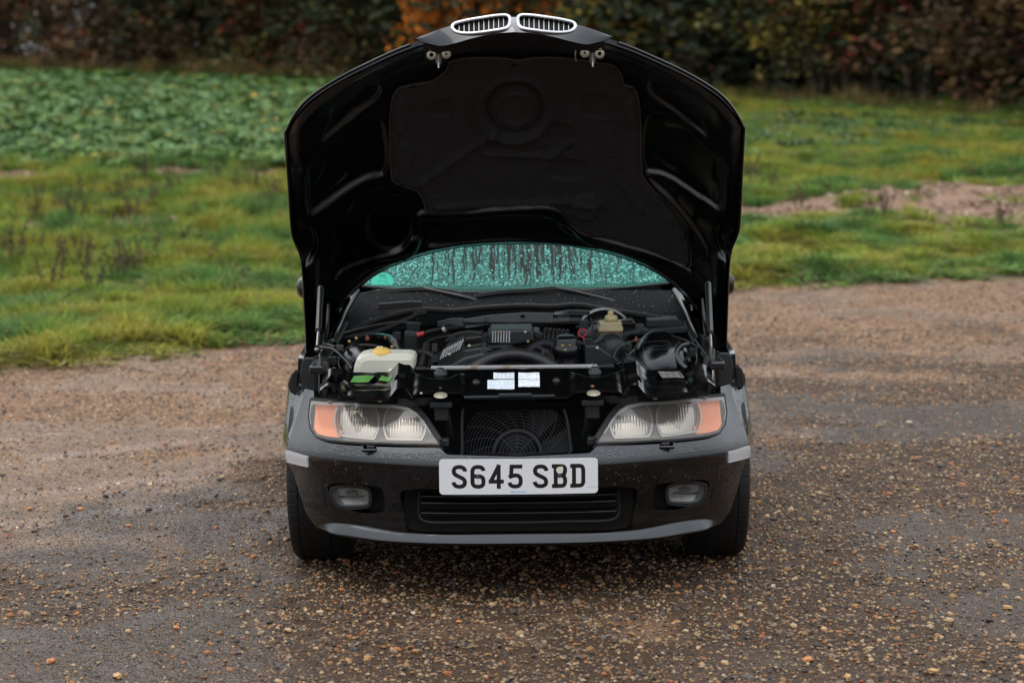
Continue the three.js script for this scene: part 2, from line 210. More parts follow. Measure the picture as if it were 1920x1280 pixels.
{ // oilseed-like crop on the field behind the left verge
  const leaf = (() => { const r = rng(21), P = [], I = []; for (let k = 0; k < 7; k++) { const a = k * 2.4 + r(), up = 0.3 + 0.7 * r(), l = 0.75 + 0.5 * r(), dx = Math.cos(a), dz = Math.sin(a), o = P.length / 3, row = (d, y, w) => P.push(dx * d - dz * w, y + 0.06, dz * d + dx * w, dx * d, y, dz * d, dx * d + dz * w, y + 0.06, dz * d - dx * w); row(0.05, 0, 0.03); row(0.35 * l, 0.5 * up, 0.20); row(0.7 * l, 0.75 * up, 0.24); row(1.0 * l, 0.6 * up, 0.10); for (let i = 0; i < 3; i++) for (let j = 0; j < 2; j++) { const q = o + i * 3 + j; I.push(q, q + 1, q + 3, q + 1, q + 4, q + 3); } } const g = new THREE.BufferGeometry(); g.setAttribute('position', new THREE.Float32BufferAttribute(P, 3)); g.setIndex(I); g.computeVertexNormals(); return g; })();
  const r = rng(22), L = [];
  const field = (n, z0, z1, s0) => { for (let k = 0; k < n; k++) { const z = lerp(z0, z1, r()), x = -halfAt(z) + r() * (halfAt(z) + 4); if (z > -25.4 + 1.6 * fbm(x * 0.5, 2) || z < hedgeZ(x) + 3.2) continue; const v = 0.75 + 0.5 * r() + 0.2 * fbm(x * 0.5, z * 0.5), y = r() < 0.03, c = y ? [0.30, 0.22, 0.03] : r() < 0.42 ? [0.112, 0.195, 0.030] : [0.082, 0.175, 0.056]; const s = s0 * (0.7 + 0.6 * r()); L.push({ p: [x, groundY(x, z) + 0.02 + 0.10 * r(), z], r: [(r() - 0.5) * 0.5, r() * 6.28, (r() - 0.5) * 0.5], s: [s, s * 1.25, s], c: [c[0] * v, c[1] * v, c[2] * v] }); } };
  field(43000, -24.5, -45, 0.125); field(38000, -42, -68, 0.145);
  const bushy = (n, cx, cz, rx, rz) => { for (let k = 0; k < n; k++) { const a = r() * 6.28, q = Math.sqrt(r()), x = cx + Math.cos(a) * q * rx, z = cz + Math.sin(a) * q * rz, v = 0.8 + 0.4 * r(); L.push({ p: [x, groundY(x, z) + 0.02, z], r: [0, r() * 6.28, 0], s: 0.15 + 0.08 * r(), c: [0.10 * v, 0.17 * v, 0.075 * v] }); } };
  bushy(1100, 5.2, -31.5, 2.2, 3.6); bushy(500, 7.6, -32, 2.4, 2.0);
  instances('crop_plants', leaf, mat([1, 1, 1], 0.55, { specularIntensity: 0.5 }), L, 'dense green leafy crop covering the field behind the verge', 'crop');
}
function hedgeZ(x) { const p = [[-40, -88], [-19, -70], [-6, -57], [3, -46.5], [7, -41], [12, -34.5], [16, -31.5], [24, -27]]; if (x <= p[0][0]) return p[0][1]; for (let i = 1; i < p.length; i++) if (x <= p[i][0]) return lerp(p[i - 1][1], p[i][1], (x - p[i - 1][0]) / (p[i][0] - p[i - 1][0])); return -27; }
// dead weed stalks standing in the verge
function weed(x, z, h, n, seed, label, col) {
  const r = rng(seed), t = new THREE.Group(); t.name = numbered('weed_plant'); t.position.set(x, groundY(x, z) - 0.01, z); scene.add(t); tag(t, label, 'weed', 'dead weeds in the verge');
  const stems = [], leaves = [];
  for (let k = 0; k < n; k++) { const a = r() * 6.28, l = h * (0.6 + 0.5 * r()), lean = 0.15 + 0.25 * r(), bx = (r() - 0.5) * 0.12, bz = (r() - 0.5) * 0.12, top = [bx + Math.cos(a) * l * lean, l, bz + Math.sin(a) * l * lean]; stems.push(rod([bx, 0, bz], top, 0.006, 0.003, 5));
    for (let q = 0; q < 16; q++) { const f = 0.3 + 0.7 * r(), g = new THREE.IcosahedronGeometry(0.004 + 0.007 * r(), 0); g.scale(1, 1.6, 0.6); g.rotateZ(r() * 3); g.translate(lerp(bx, top[0], f) + (r() - 0.5) * 0.05, l * f, lerp(bz, top[2], f) + (r() - 0.5) * 0.05); leaves.push(g); } }
  mesh('stem', stems, mat(col, 0.9), t); mesh('seed_head', leaves, mat([col[0] * 1.15, col[1], col[2] * 0.8], 0.95), t);
}
{
  const r = rng(90), brown = [0.070, 0.050, 0.028], dk = [0.048, 0.040, 0.026];
  const spots = [[150, 395, 0.45], [215, 400, 0.5], [235, 385, 0.4], [330, 380, 0.5], [265, 350, 0.5], [440, 375, 0.45], [480, 370, 0.5], [520, 385, 0.4], [95, 560, 0.38], [110, 530, 0.42], [130, 520, 0.35], [155, 500, 0.4], [165, 535, 0.45], [230, 540, 0.4], [250, 530, 0.45], [340, 480, 0.3], [400, 510, 0.28], [60, 420, 0.5], [180, 560, 0.3], [1410, 350, 0.45], [1440, 360, 0.35], [450, 545, 0.2], [200, 445, 0.4], [20, 500, 0.42], [45, 520, 0.4], [75, 500, 0.36], [285, 505, 0.38], [300, 470, 0.34], [140, 430, 0.42], [120, 410, 0.45], [250, 420, 0.4], [290, 395, 0.42], [405, 355, 0.42], [500, 400, 0.36], [370, 420, 0.3], [1500, 395, 0.3], [1660, 415, 0.34], [1640, 425, 0.3], [1880, 430, 0.36]];
  for (const [X, Y, h] of spots) { // stand on the sloping ground where that line of sight meets it
    let z = -6, p; for (; z > -40; z -= 0.1) { p = px(X, Y, z); if (p[1] < groundY(p[0], z)) break; }
    const tall = h > 0.39; weed(p[0], z, h, tall ? 7 : 5, 200 + X, tall ? 'tall dead brown weed stalks standing in the verge grass' : 'short dead brown weed stalks in the verge grass', r() < 0.5 ? brown : dk);
  }
  { // clods and flints on the bare patches
    const L = []; for (let k = 0; k < 60000; k++) { const z = -11 - 17 * r(), x = (r() * 2 - 1) * halfAt(z); if (trackIn(x, z) > -0.6 || r() > soil(x, z) * 1.3 - 0.35) continue; const p = r() < 0.3 ? [0.34, 0.26, 0.19] : r() < 0.5 ? [0.22, 0.12, 0.075] : [0.13, 0.08, 0.055], v = 0.7 + 0.6 * r(), s = 0.012 + 0.035 * r() ** 2; L.push({ p: [x, groundY(x, z) + s * 0.1, z], r: [r() - 0.5, r() * 6.28, r() - 0.5], s, c: p.map((q) => q * v) }); }
    instances('bare_patch_stones', stoneGeo(70, 0), mat([1, 1, 1], 0.8), L, 'small flints and clods strewn over bare soil patches in the verge', 'stones');
  }
  const br = []; const q = (X, Y) => { let z = -5, p; for (; z > -30; z -= 0.05) { p = px(X, Y, z); if (p[1] < groundY(p[0], z) + 0.06) break; } return p; };
  const A = q(-30, 546), B = q(30, 560), C = q(90, 575), D = q(140, 592);
  br.push(tube([A, B, C, D], 0.03, 20, 7)); for (let k = 0; k < 9; k++) { const t = r(), s = [lerp(A[0], D[0], t), lerp(A[1], D[1], t), lerp(A[2], D[2], t)]; br.push(rod(s, [s[0] + (r() - 0.3) * 0.5, s[1] + 0.05 + 0.12 * r(), s[2] + (r() - 0.5) * 0.4], 0.012, 0.004, 5)); }
  tag(mesh('fallen_branch', br, mat([0.03, 0.026, 0.022], 0.9)), 'dark fallen branch lying in the long verge grass', 'branch');
  const big = [[210, 830, 0.022, 0], [310, 832, 0.02, 0], [240, 1185, 0.022, 1], [640, 1105, 0.021, 0], [735, 1100, 0.018, 1], [600, 1100, 0.018, 0], [150, 955, 0.024, 0], [475, 1045, 0.024, 0], [530, 1096, 0.026, 2], [360, 1105, 0.022, 2], [1760, 1028, 0.022, 2], [1675, 998, 0.022, 0], [1890, 1140, 0.026, 1], [1515, 1240, 0.03, 0], [1660, 1000, 0.02, 1], [1390, 1090, 0.02, 2], [1705, 795, 0.03, 3], [1450, 1100, 0.022, 3], [1765, 875, 0.03, 2], [240, 985, 0.02, 0], [55, 955, 0.022, 0], [330, 1178, 0.022, 0], [1750, 1265, 0.028, 1], [1590, 1270, 0.024, 1], [220, 1270, 0.03, 1], [860, 1170, 0.018, 0], [905, 1108, 0.018, 1], [775, 1150, 0.02, 3], [1000, 1090, 0.018, 2], [95, 1240, 0.026, 0]];
  const cols = [[0.42, 0.16, 0.045], [0.40, 0.24, 0.09], [0.035, 0.034, 0.036], [0.42, 0.36, 0.30]], names = ['rust orange pebble lying proud on the gravel', 'ochre tan pebble lying proud on the gravel', 'near black stone lying proud on the gravel', 'pale flint pebble lying proud on the gravel'];
  big.forEach(([X, Y, s, k], i) => { let z = 3; for (; z > -12; z -= 0.02) { const p = px(X, Y, z); if (p[1] < trackY(p[0], z) + 0.004) break; } const p = px(X, Y, z); const m = mesh(k === 2 ? 'dark_stone' : 'pebble', stoneGeo(400 + i, 2), mat(cols[k], 0.5)); m.position.set(p[0], trackY(p[0], z) + s * 0.22, z); m.scale.set(s * 0.58, s * 0.48, s * 0.48); m.rotation.y = i; tag(m, names[k], k === 2 ? 'stone' : 'pebble', 'larger stones on the gravel'); });
}

// ---------- hedge and trees ----------
function crownGeo(seed, n, size, shape, pal) {
  const r = rng(seed), P = [], C = [], I = [], clumps = [];
  for (let k = 0; k < 46; k++) { const a = r() * 6.28, y = r(), rad = shape(y) * Math.sqrt(r()); clumps.push([Math.cos(a) * rad, y, Math.sin(a) * rad, 0.12 + 0.16 * r(), pal[(r() * r() * pal.length) | 0]]); }
  for (let k = 0; k < n; k++) {
    const c = clumps[(r() * clumps.length) | 0], th = r() * 6.28, ph = Math.acos(2 * r() - 1), q = c[3] * Math.cbrt(r()), x = c[0] + q * Math.sin(ph) * Math.cos(th), y = c[1] + 0.55 * q * Math.cos(ph), z = c[2] + q * Math.sin(ph) * Math.sin(th);
    if (y < 0.01) continue; const s = size * (0.6 + 0.8 * r()), ax = V(r() - 0.5, r() - 0.5, r() - 0.5).normalize(), bx = V(r() - 0.5, r() - 0.5, r() - 0.5).cross(ax).normalize(), o = P.length / 3;
    for (const [i, j] of [[-1, 0], [0, -0.55], [1, 0], [0, 0.55]]) P.push(x + (ax.x * i + bx.x * j) * s, y + (ax.y * i + bx.y * j) * s * 0.7, z + (ax.z * i + bx.z * j) * s);
    const v = 1.15 + 1.3 * r(), col = r() < 0.75 ? c[4] : pal[(r() * pal.length) | 0]; for (let i = 0; i < 4; i++) C.push(col[0] * v, col[1] * v, col[2] * v); I.push(o, o + 1, o + 2, o, o + 2, o + 3);
  }
  const g = new THREE.BufferGeometry(); g.setAttribute('position', new THREE.Float32BufferAttribute(P, 3)); g.setAttribute('color', new THREE.Float32BufferAttribute(C, 3)); g.setIndex(I); g.computeVertexNormals(); return g;
}
function trunkGeo(seed, stems, spread, th, twigs = 10) { // unit height, sharing the crown's scale
  const r = rng(seed), out = [];
  for (let k = 0; k < stems; k++) {
    const a = r() * 6.28, l = 0.6 + 0.35 * r(), q = spread * (0.3 + r()), w = 0.05 * (r() - 0.5), pts = [[Math.cos(a) * 0.03, -0.02, Math.sin(a) * 0.03], [Math.cos(a) * q * 0.35 + w, l * 0.35, Math.sin(a) * q * 0.35], [Math.cos(a) * q * 0.7, l * 0.7, Math.sin(a) * q * 0.7 + w], [Math.cos(a) * q, l, Math.sin(a) * q]];
    for (let i = 0; i < 3; i++) out.push(rod(pts[i], pts[i + 1], th * (1 - 0.28 * i), th * (0.72 - 0.28 * i), 6));
    for (let i = 0; i < twigs; i++) { const f = 0.12 + 0.8 * r(), j = Math.min(2, (f * 3) | 0), g = f * 3 - j, b = [0, 1, 2].map((c) => lerp(pts[j][c], pts[j + 1][c], g)), b2 = r() * 6.28, m = 0.10 + 0.22 * r(); out.push(rod(b, [b[0] + Math.cos(b2) * m, b[1] + (r() - 0.15) * m, b[2] + Math.sin(b2) * m], th * 0.3, th * 0.1, 4)); }
  }
  return join(out);
}
const palOlive = [[0.055, 0.052, 0.020], [0.075, 0.060, 0.020], [0.040, 0.040, 0.018], [0.115, 0.085, 0.022]], palBrown = [[0.060, 0.036, 0.020], [0.085, 0.050, 0.022], [0.040, 0.027, 0.018], [0.12, 0.03, 0.018]], palYellow = [[0.14, 0.105, 0.022], [0.075, 0.070, 0.025], [0.05, 0.045, 0.018], [0.20, 0.15, 0.03]], palRed = [[0.11, 0.022, 0.016], [0.060, 0.030, 0.018], [0.16, 0.035, 0.02], [0.05, 0.04, 0.018]], palOrange = [[0.50, 0.17, 0.025], [0.36, 0.115, 0.02], [0.22, 0.08, 0.02], [0.55, 0.24, 0.05]], palDark = [[0.022, 0.030, 0.016], [0.03, 0.034, 0.018], [0.018, 0.022, 0.014], [0.045, 0.045, 0.02]];
const bushShape = (y) => 0.36 * Math.sqrt(Math.max(0.05, 1 - (y * 1.6 - 0.75) ** 2)), tallShape = (y) => y < 0.12 ? 0.12 : 0.32 * Math.sqrt(Math.max(0.03, 1 - ((y - 0.6) / 0.5) ** 2));
const foliage = mat([1, 1, 1], 1, { vertexColors: true, transmission: 0.2, specularIntensity: 0.25 }), bark = mat([0.055, 0.044, 0.034], 0.95), barkPale = mat([0.095, 0.072, 0.05], 0.95), barkIvy = mat([0.04, 0.055, 0.035], 0.9);
const kinds = {
  olive: { crowns: [crownGeo(1, 5200, 0.02, tallShape, palOlive), crownGeo(2, 5200, 0.02, bushShape, palOlive)], label: 'olive green autumn tree in the hedge line', name: 'hedge_tree' },
  brown: { crowns: [crownGeo(3, 4600, 0.019, tallShape, palBrown), crownGeo(4, 4600, 0.02, bushShape, palBrown)], label: 'brown leaved autumn tree in the hedge line', name: 'hedge_tree' },
  yellow: { crowns: [crownGeo(5, 4200, 0.021, tallShape, palYellow), crownGeo(6, 4200, 0.021, bushShape, palYellow)], label: 'yellowing hazel bush in the hedge line', name: 'hedge_bush' },
  red: { crowns: [crownGeo(7, 4200, 0.019, bushShape, palRed)], label: 'dark red leaved bush in the hedge line', name: 'hedge_bush' },
  orange: { crowns: [crownGeo(8, 5200, 0.026, bushShape, palOrange)], label: 'bright orange leaved shrub in front of the hedge', name: 'hedge_bush' },
  dark: { crowns: [crownGeo(9, 7000, 0.021, bushShape, palDark), crownGeo(10, 7000, 0.021, tallShape, palDark)], label: 'dark evergreen tree deep in the hedge line', name: 'hedge_tree' },
  bare: { crowns: [crownGeo(11, 3400, 0.016, tallShape, palBrown)], label: 'thinly leaved dark tree with sky behind its branches', name: 'hedge_tree' },
};
const trunks = [trunkGeo(1, 2, 0.22, 0.022), trunkGeo(2, 4, 0.30, 0.014), trunkGeo(3, 7, 0.34, 0.015), trunkGeo(4, 1, 0.10, 0.030, 26)];
const RT = rng(55);
function tree(kind, x, z, h, wide = 1, tr = 0, b = bark, lift = 0, label) {
  const k = kinds[kind], t = new THREE.Group(); t.name = numbered(k.name); t.position.set(x, groundY(x, z) - 0.05, z); t.rotation.y = RT() * 6.28; t.scale.set(h * wide, h, h * wide); scene.add(t); tag(t, label || k.label, k.name === 'hedge_bush' ? 'bush' : 'tree', label ? null : 'trees and bushes of the hedge line');
  mesh('trunk', trunks[tr], b, t); const c = mesh('crown', k.crowns[(RT() * k.crowns.length) | 0], foliage, t); c.position.y = lift; return t;
}
// the row as seen from the yard, X = place along the picture, at the hedge's own distance
const rowX = (X, back = 0) => { const k = (X - 960) / FPX; let z = -30; for (; z > -110; z -= 0.2) if (z < hedgeZ(CAM.x + k * (7.12 - z) * 1.007) - back) break; return [CAM.x + k * (7.12 - z) * 1.007, z]; };
for (const [kind, X, back, h, wide, tr, lift] of [
  ['brown', 30, -0.6, 2.6, 1.5, 2, 0], ['olive', 125, -0.4, 2.2, 1.6, 2, 0], ['brown', 205, -0.5, 2.5, 1.5, 2, 0], ['olive', 275, -0.5, 2.8, 1.4, 2, 0], ['bare', 20, 0.5, 8, 1.1, 3, 0], ['bare', 110, 1, 7.5, 1.2, 0, 0], ['bare', 180, 0, 8.5, 1.1, 1, 0], ['bare', 250, 1.2, 8, 1.2, 0, 0.02], ['olive', 320, 0.5, 7, 1.0, 1, 0], ['brown', 60, 3, 8.5, 1.2, 0, 0.28], ['brown', 215, 3.4, 9, 1.3, 3, 0.30], ['olive', 140, 4, 9, 1.3, 0, 0.34],
  ['brown', 345, 1.5, 8.5, 1.2, 2, 0], ['brown', 400, 0, 7, 1.1, 1, 0], ['dark', 420, 3, 9, 1.2, 0, 0], ['olive', 470, 0.8, 7.5, 1.1, 2, 0], ['dark', 500, 3, 8, 1.2, 0, 0], ['olive', 540, 0, 6.5, 1.1, 2, 0.05], ['red', 590, 0.4, 5.6, 1.1, 1, 0], ['dark', 600, 3, 9, 1.2, 0, 0], ['olive', 650, 1, 7.5, 1.1, 0, 0], ['brown', 690, 0, 5, 1.2, 2, 0], ['dark', 720, 2.5, 9, 1.3, 3, 0], ['olive', 760, 1, 7, 1, 0, 0],
  ['dark', 830, 2.5, 9, 1.3, 0, 0], ['olive', 880, 1.5, 8, 1.2, 0, 0], ['dark', 950, 3, 9, 1.3, 0, 0], ['brown', 1000, 1.5, 7.5, 1.1, 2, 0], ['brown', 1070, 1, 7, 1.1, 1, 0], ['dark', 1080, 3, 9, 1.3, 0, 0], ['red', 1150, 0.8, 6, 1.1, 2, 0], ['yellow', 1230, 0.4, 6.5, 1.1, 1, 0], ['dark', 1190, 2.5, 8, 1.3, 0, 0], ['brown', 1290, 1.2, 7, 1.1, 3, 0], ['dark', 1330, 2.2, 9, 1.1, 3, 0], ['olive', 1380, 1.4, 7, 1.0, 0, 0.12], ['dark', 1430, 2.6, 8, 1.2, 0, 0],
  ['yellow', 1470, 0.8, 6, 1, 1, 0.1], ['olive', 1540, 0.2, 5.6, 1, 2, 0.08], ['dark', 1540, 2.5, 8, 1.2, 0, 0], ['yellow', 1600, 0.6, 6, 1, 2, 0.1], ['red', 1660, 0.9, 6.4, 1, 2, 0.08], ['dark', 1660, 2.5, 8, 1.2, 1, 0], ['brown', 1720, 0.3, 6, 1.05, 2, 0.08], ['olive', 1780, 0.8, 6, 1, 2, 0.1], ['dark', 1780, 2.6, 8, 1.2, 0, 0], ['brown', 1840, 0.2, 5.8, 1.05, 2, 0.06], ['olive', 1900, 0.5, 6, 1.1, 2, 0.05], ['dark', 1900, 2.4, 8, 1.3, 0, 0], ['brown', 1980, 0.5, 6.5, 1.1, 1, 0], ['olive', -70, 0.5, 7.5, 1.2, 1, 0], ['brown', 2060, 0.8, 7, 1.2, 2, 0], ['dark', 2020, 2.8, 8, 1.3, 0, 0], ['dark', -110, 2.5, 8, 1.3, 0, 0],
]) { const right = X >= 1380; const [x, z] = rowX(X, right && back > 2 ? back + 1.5 : back); tree(kind, x, z, h, wide, tr, tr === 3 ? barkIvy : tr === 2 ? barkPale : bark, right && back < 2 ? lift + 0.12 * RT() : lift); }
for (let i = 0; i < 9; i++) for (const X of [2110 + i * 85, -150 - i * 85]) { const [x, z] = rowX(X, (i % 3) * 0.7); tree(['brown', 'olive', 'dark'][i % 3], x, z, 6 + (i % 4) * 0.7, 1.2, i % 3); }
{ const o = (X, up, h, wide) => { const [x, z] = rowX(X, -2.2); const t = tree('orange', x, z, h, wide, 2, bark, 0.0); return t; }; o(815, 0, 4.7, 0.6); o(925, 0, 6.0, 0.75); o(1020, 0, 5.6, 0.6); }
{ // rough grass at the hedge foot
  const r = rng(66), L = [], D = [];
  for (let k = 0; k < 23000; k++) { const X = -700 + r() * 3300, back = -3.2 + 4.4 * r(), x0 = rowX.cache ? 0 : 0; const z0 = hedgeZ(0); const kx = (X - 960) / FPX; let z = lerp(-70, -38, clamp(X / 1920)); for (let i = 0; i < 6; i++) z = hedgeZ(CAM.x + kx * (7.12 - z) * 1.007) - back; const x = CAM.x + kx * (7.12 - z) * 1.007, v = 0.7 + 0.6 * r(), pale = fbm(x * 0.5, z * 0.5) + 0.12 * ss(900, 500, X) - 0.2 > r() * 0.6 - 0.2, c = pale ? [0.25, 0.17, 0.07] : r() < 0.6 ? [0.13, 0.15, 0.035] : [0.10, 0.095, 0.03]; if (X > 1300 && r() < 0.8) continue; const s = (X > 1300 ? 0.18 : 0.3) + 0.25 * r() ** 1.5; L.push({ p: [x, groundY(x, z) - 0.02, z], r: [(r() - 0.5) * 0.4, r() * 6.28, (r() - 0.5) * 0.4], s: [s, s * (pale ? 1.7 : 1.15), s], c: c.map((q) => q * v) }); }
  instances('hedge_grass', tuftGeo(7, 9, 0.6, 0.7), leafMat, L, 'long pale and green grass growing along the hedge foot', 'grass');
}

// ---------- the car ----------
const car = new THREE.Group(); car.name = 'sports_car'; scene.add(car);
tag(car, 'black two seat sports car with its clamshell bonnet raised, parked on the gravel', 'car');
const part = (n, g, m, p = car) => mesh(n, g, m, p);
const paint = mat([0.012, 0.0145, 0.018], 0.14, { metalness: 1, clearcoat: 1, clearcoatRoughness: 0.03 });
const paintIn = paint;
const plastic = mat([0.012, 0.0125, 0.014], 0.45, { specularIntensity: 0.6 }), plasticGrey = mat([0.018, 0.022, 0.025], 0.4, { specularIntensity: 0.6 }), plasticMatt = mat([0.012, 0.012, 0.012], 0.85, { specularIntensity: 0.5 }), rubber = mat([0.011, 0.011, 0.0115], 0.6, { specularIntensity: 0.6 }), glossBlack = mat([0.006, 0.006, 0.007], 0.2);
const bayPaint = mat([0.012, 0.0145, 0.018], 0.3, { metalness: 1, clearcoat: 1, clearcoatRoughness: 0.22 });
const alu = mat([0.42, 0.41, 0.41], 0.42, { metalness: 0.75 }), steel = mat([0.30, 0.29, 0.28], 0.38, { metalness: 0.9 }), chrome = mat([0.78, 0.78, 0.80], 0.1, { metalness: 1 }), rust = mat([0.20, 0.075, 0.03], 0.8), silverPaint = mat([0.30, 0.31, 0.32], 0.4, { metalness: 0.5 }), zinc = mat([0.36, 0.33, 0.26], 0.45, { metalness: 0.6 });

// plan of the nose: arc length -> (x, z)
const zF = (x) => 0.70 - 0.42 * (Math.abs(x) / 0.81) ** 3.2;
const planPts = [[0, 0.70, 0]];
{ let L = 0, a = [0, 0.70]; const push = (x, z) => { L += Math.hypot(x - a[0], z - a[1]); a = [x, z]; planPts.push([x, z, L]); }; for (let i = 1; i <= 96; i++) { const x = 0.805 * Math.sin((i / 96) * Math.PI / 2) ** 0.92; push(x, zF(x)); } push(0.815, 0.25); push(0.834, 0.17); push(0.846, 0.04); }
const planLen = planPts[planPts.length - 1][2], planX = table(planPts.map((p) => [p[2], p[0]])), planZ = table(planPts.map((p) => [p[2], p[1]])), arcOfX = table(planPts.map((p) => [p[0], p[2]]));
const creaseY = smoothTable([[0, 0.469], [0.28, 0.471], [0.44, 0.472], [0.617, 0.465], [0.73, 0.457], [0.8, 0.455]]);
const lipTop = smoothTable([[0, 0.226], [0.38, 0.226], [0.534, 0.236], [0.63, 0.231], [0.70, 0.214]]);
function bumperPos(u, y) {
  const sg = Math.sign(u) || 1, a = Math.abs(u), x = planX(a), z = planZ(a), e = 0.004, x1 = planX(a + e) - planX(Math.max(0, a - e)), z1 = planZ(a + e) - planZ(Math.max(0, a - e)), l = Math.hypot(x1, z1) || 1, nx = -z1 / l, nz = x1 / l;
  const yc = creaseY(x), d = y - yc, k = 0.011, up = d > 0.06 ? d : k * Math.log(1 + Math.exp(d / k));
  let o = -0.11 * Math.max(0, yc - y - 0.01) + 0.006 * ss(0.30, 0.235, y);
  const lt = lipTop(x), lip = ss(0.715, 0.62, x); o += 0.027 * lip * clamp((lt - y) / 0.034) ** 0.9 - 0.05 * ss(0.2, 0.178, y);
  return [sg * (x + nx * o - 0.32 * up * ss(0.55, 0.78, x) * (1 - 0.85 * ss(0.34, 0.10, z))), y, z + nz * o - 0.85 * up];
}
const bumperTop = table([[0, 0.487], [0.235, 0.494], [0.258, 0.512], [0.28, 0.513], [0.442, 0.510], [0.645, 0.501], [0.682, 0.504], [0.700, 0.52], [0.709, 0.55], [0.714, 0.60], [0.716, 0.638], [0.9, 0.644]]);
const archFront = table([[0.17, 0.45], [0.20, 0.42], [0.23, 0.38], [0.30, 0.338], [0.36, 0.318], [0.395, 0.295], [0.42, 0.23], [0.455, 0.15], [0.5, 0.09], [0.64, 0.05]]);
const intakePoly = polyDist(smoothPoly([[-0.385, 0.372], [0, 0.374], [0.385, 0.372], [0.397, 0.355], [0.388, 0.30], [0.376, 0.235], [0.36, 0.2285], [0, 0.2285], [-0.36, 0.2285], [-0.376, 0.235], [-0.388, 0.30], [-0.397, 0.355]], 4));
const fogPoly = polyDist(smoothPoly([[0.455, 0.300], [0.457, 0.370], [0.465, 0.377], [0.55, 0.376], [0.640, 0.366], [0.655, 0.350], [0.647, 0.318], [0.62, 0.291], [0.58, 0.282], [0.47, 0.290]], 4));
const bumperKeep = (u, y) => { const x = planX(Math.abs(u)), z = planZ(Math.abs(u)), sx = Math.sign(u) * x; return Math.min(bumperTop(Math.abs(bumperPos(u, y)[0])) - y, (z - archFront(y)) * 0.8, -intakePoly(sx, y), -fogPoly(x, y)); };
const bumper = part('front_bumper', sheet(-planLen, planLen, 460, 0.182, 0.66, 150, bumperPos, bumperKeep, (u, v, p) => [p[0] * 0.992, p[1], p[2] - 0.045]), paint);
// under side of the lip
part('undertray', sheet(-0.7, 0.7, 30, 0, 1, 6, (x, v) => [x, 0.19 - 0.01 * v + 0.012 * (x / 0.7) ** 2, lerp(Math.min(zF(x), 0.69) - 0.03, -0.45, v)]), plasticMatt);
// rain drops standing on the upper bumper
function dropGeo() { const g = new THREE.SphereGeometry(1, 8, 4, 0, Math.PI * 2, 0, Math.PI / 2); return g; }
function dropsOn(name, n, seed, where, r0, r1, material, parent, label, tint) {
  const r = rng(seed), L = [], q = new THREE.Quaternion(), e = new THREE.Euler();
  for (let k = 0; k < n; k++) { const w = where(r); if (!w) continue; const [p, nn] = w; q.setFromUnitVectors(V(0, 1, 0), V(...nn).normalize()); e.setFromQuaternion(q); const s = r0 + (r1 - r0) * r() ** 2.2; L.push({ p, r: [e.x, e.y, e.z], s: [s * (0.85 + 0.4 * r()), s * 0.42, s], c: tint ? tint(r) : [1, 1, 1] }); }
  return instances(name, dropGeo(), material, L, label, null, 'stuff', parent);
}
const surfN = (f, u, v, e = 0.002) => { const a = V(...f(u + e, v)).sub(V(...f(u - e, v))), b = V(...f(u, v + e)).sub(V(...f(u, v - e))), n = a.cross(b).normalize(); return [n.x, n.y, n.z]; };
const waterDark = mat([0.004, 0.005, 0.006], 0.06, { clearcoat: 1, clearcoatRoughness: 0.02 });
dropsOn('water_drops', 5000, 5, (r) => { const u = (r() * 2 - 1) * (planLen - 0.05), x = planX(Math.abs(u)), y = r() < 0.93 ? lerp(creaseY(x) + 0.004, x > 0.7 ? 0.636 : 0.51, r() ** (x > 0.7 ? 1 : 1.2)) : lerp(0.25, creaseY(x), r() ** 0.5); if (bumperKeep(u, y) < 0.003) return null; return [bumperPos(u, y), surfN(bumperPos, u, y)]; }, 0.0009, 0.0036, waterDark, car, 'rain drops beaded on the bumper');

// solve where a measured sight line meets a surface z(x, y)
function hit(dx, y, zf) { let z = 0.5, p; for (let i = 0; i < 50; i++) { p = pt(dx, y, z); z = 0.5 * z + 0.5 * zf(p[0], p[1]); } return pt(dx, y, z); }
// side marker lamps, washer jets, towing-eye cover
const lensClear = mat([0.92, 0.93, 0.94], 0.06, { transmission: 0.75, ior: 1.49 }), lensBack = mat([0.55, 0.55, 0.56], 0.35, { metalness: 0.5 });
for (const s of [-1, 1]) {
  const pos = (o) => (u, y) => { const p = bumperPos(s * u, y), n = surfN(bumperPos, s * u, y); return [p[0] + n[0] * o * s * 0 + s * o * 0.75, p[1], p[2] + o * 0.6]; };
  const a0 = arcOfX(0.718), a1 = arcOfX(0.803), keep = (u, y) => Math.min(u - a0, a1 - u, y - (0.410 - 0.004 * (u - a0) / (a1 - a0)), 0.447 - y);
  const back = part('marker_lamp', sheet(a0 - 0.01, a1 + 0.01, 30, 0.40, 0.455, 16, pos(0.004), keep, (u, v, p) => [p[0] - s * 0.006, p[1], p[2] - 0.006]), lensBack);
  part('lamp_lens', sheet(a0 - 0.01, a1 + 0.01, 30, 0.40, 0.455, 16, pos(0.011), keep, (u, v, p) => [p[0] - s * 0.006, p[1], p[2] - 0.006]), lensClear, back);
  const w = bumperPos(s * arcOfX(0.495), 0.497);
  part('washer_jet', [rbox(0.05, 0.012, 0.03, 0.005, [w[0], w[1] + 0.006, w[2] + 0.004], [0.5, 0, 0]), rbox(0.026, 0.010, 0.014, 0.004, [w[0] - s * 0.006, w[1] + 0.013, w[2] + 0.004], [0.5, 0, 0])], paint);
}
{ const c = (u, y) => { const p = bumperPos(u, y); return [p[0], p[1], p[2] + 0.0015]; }, a = arcOfX(0.361), b = arcOfX(0.394); part('towing_eye_cover', sheet(-b, -a, 6, 0.399, 0.438, 6, c, null, (u, v, p) => [p[0], p[1], p[2] - 0.003]), paint); }

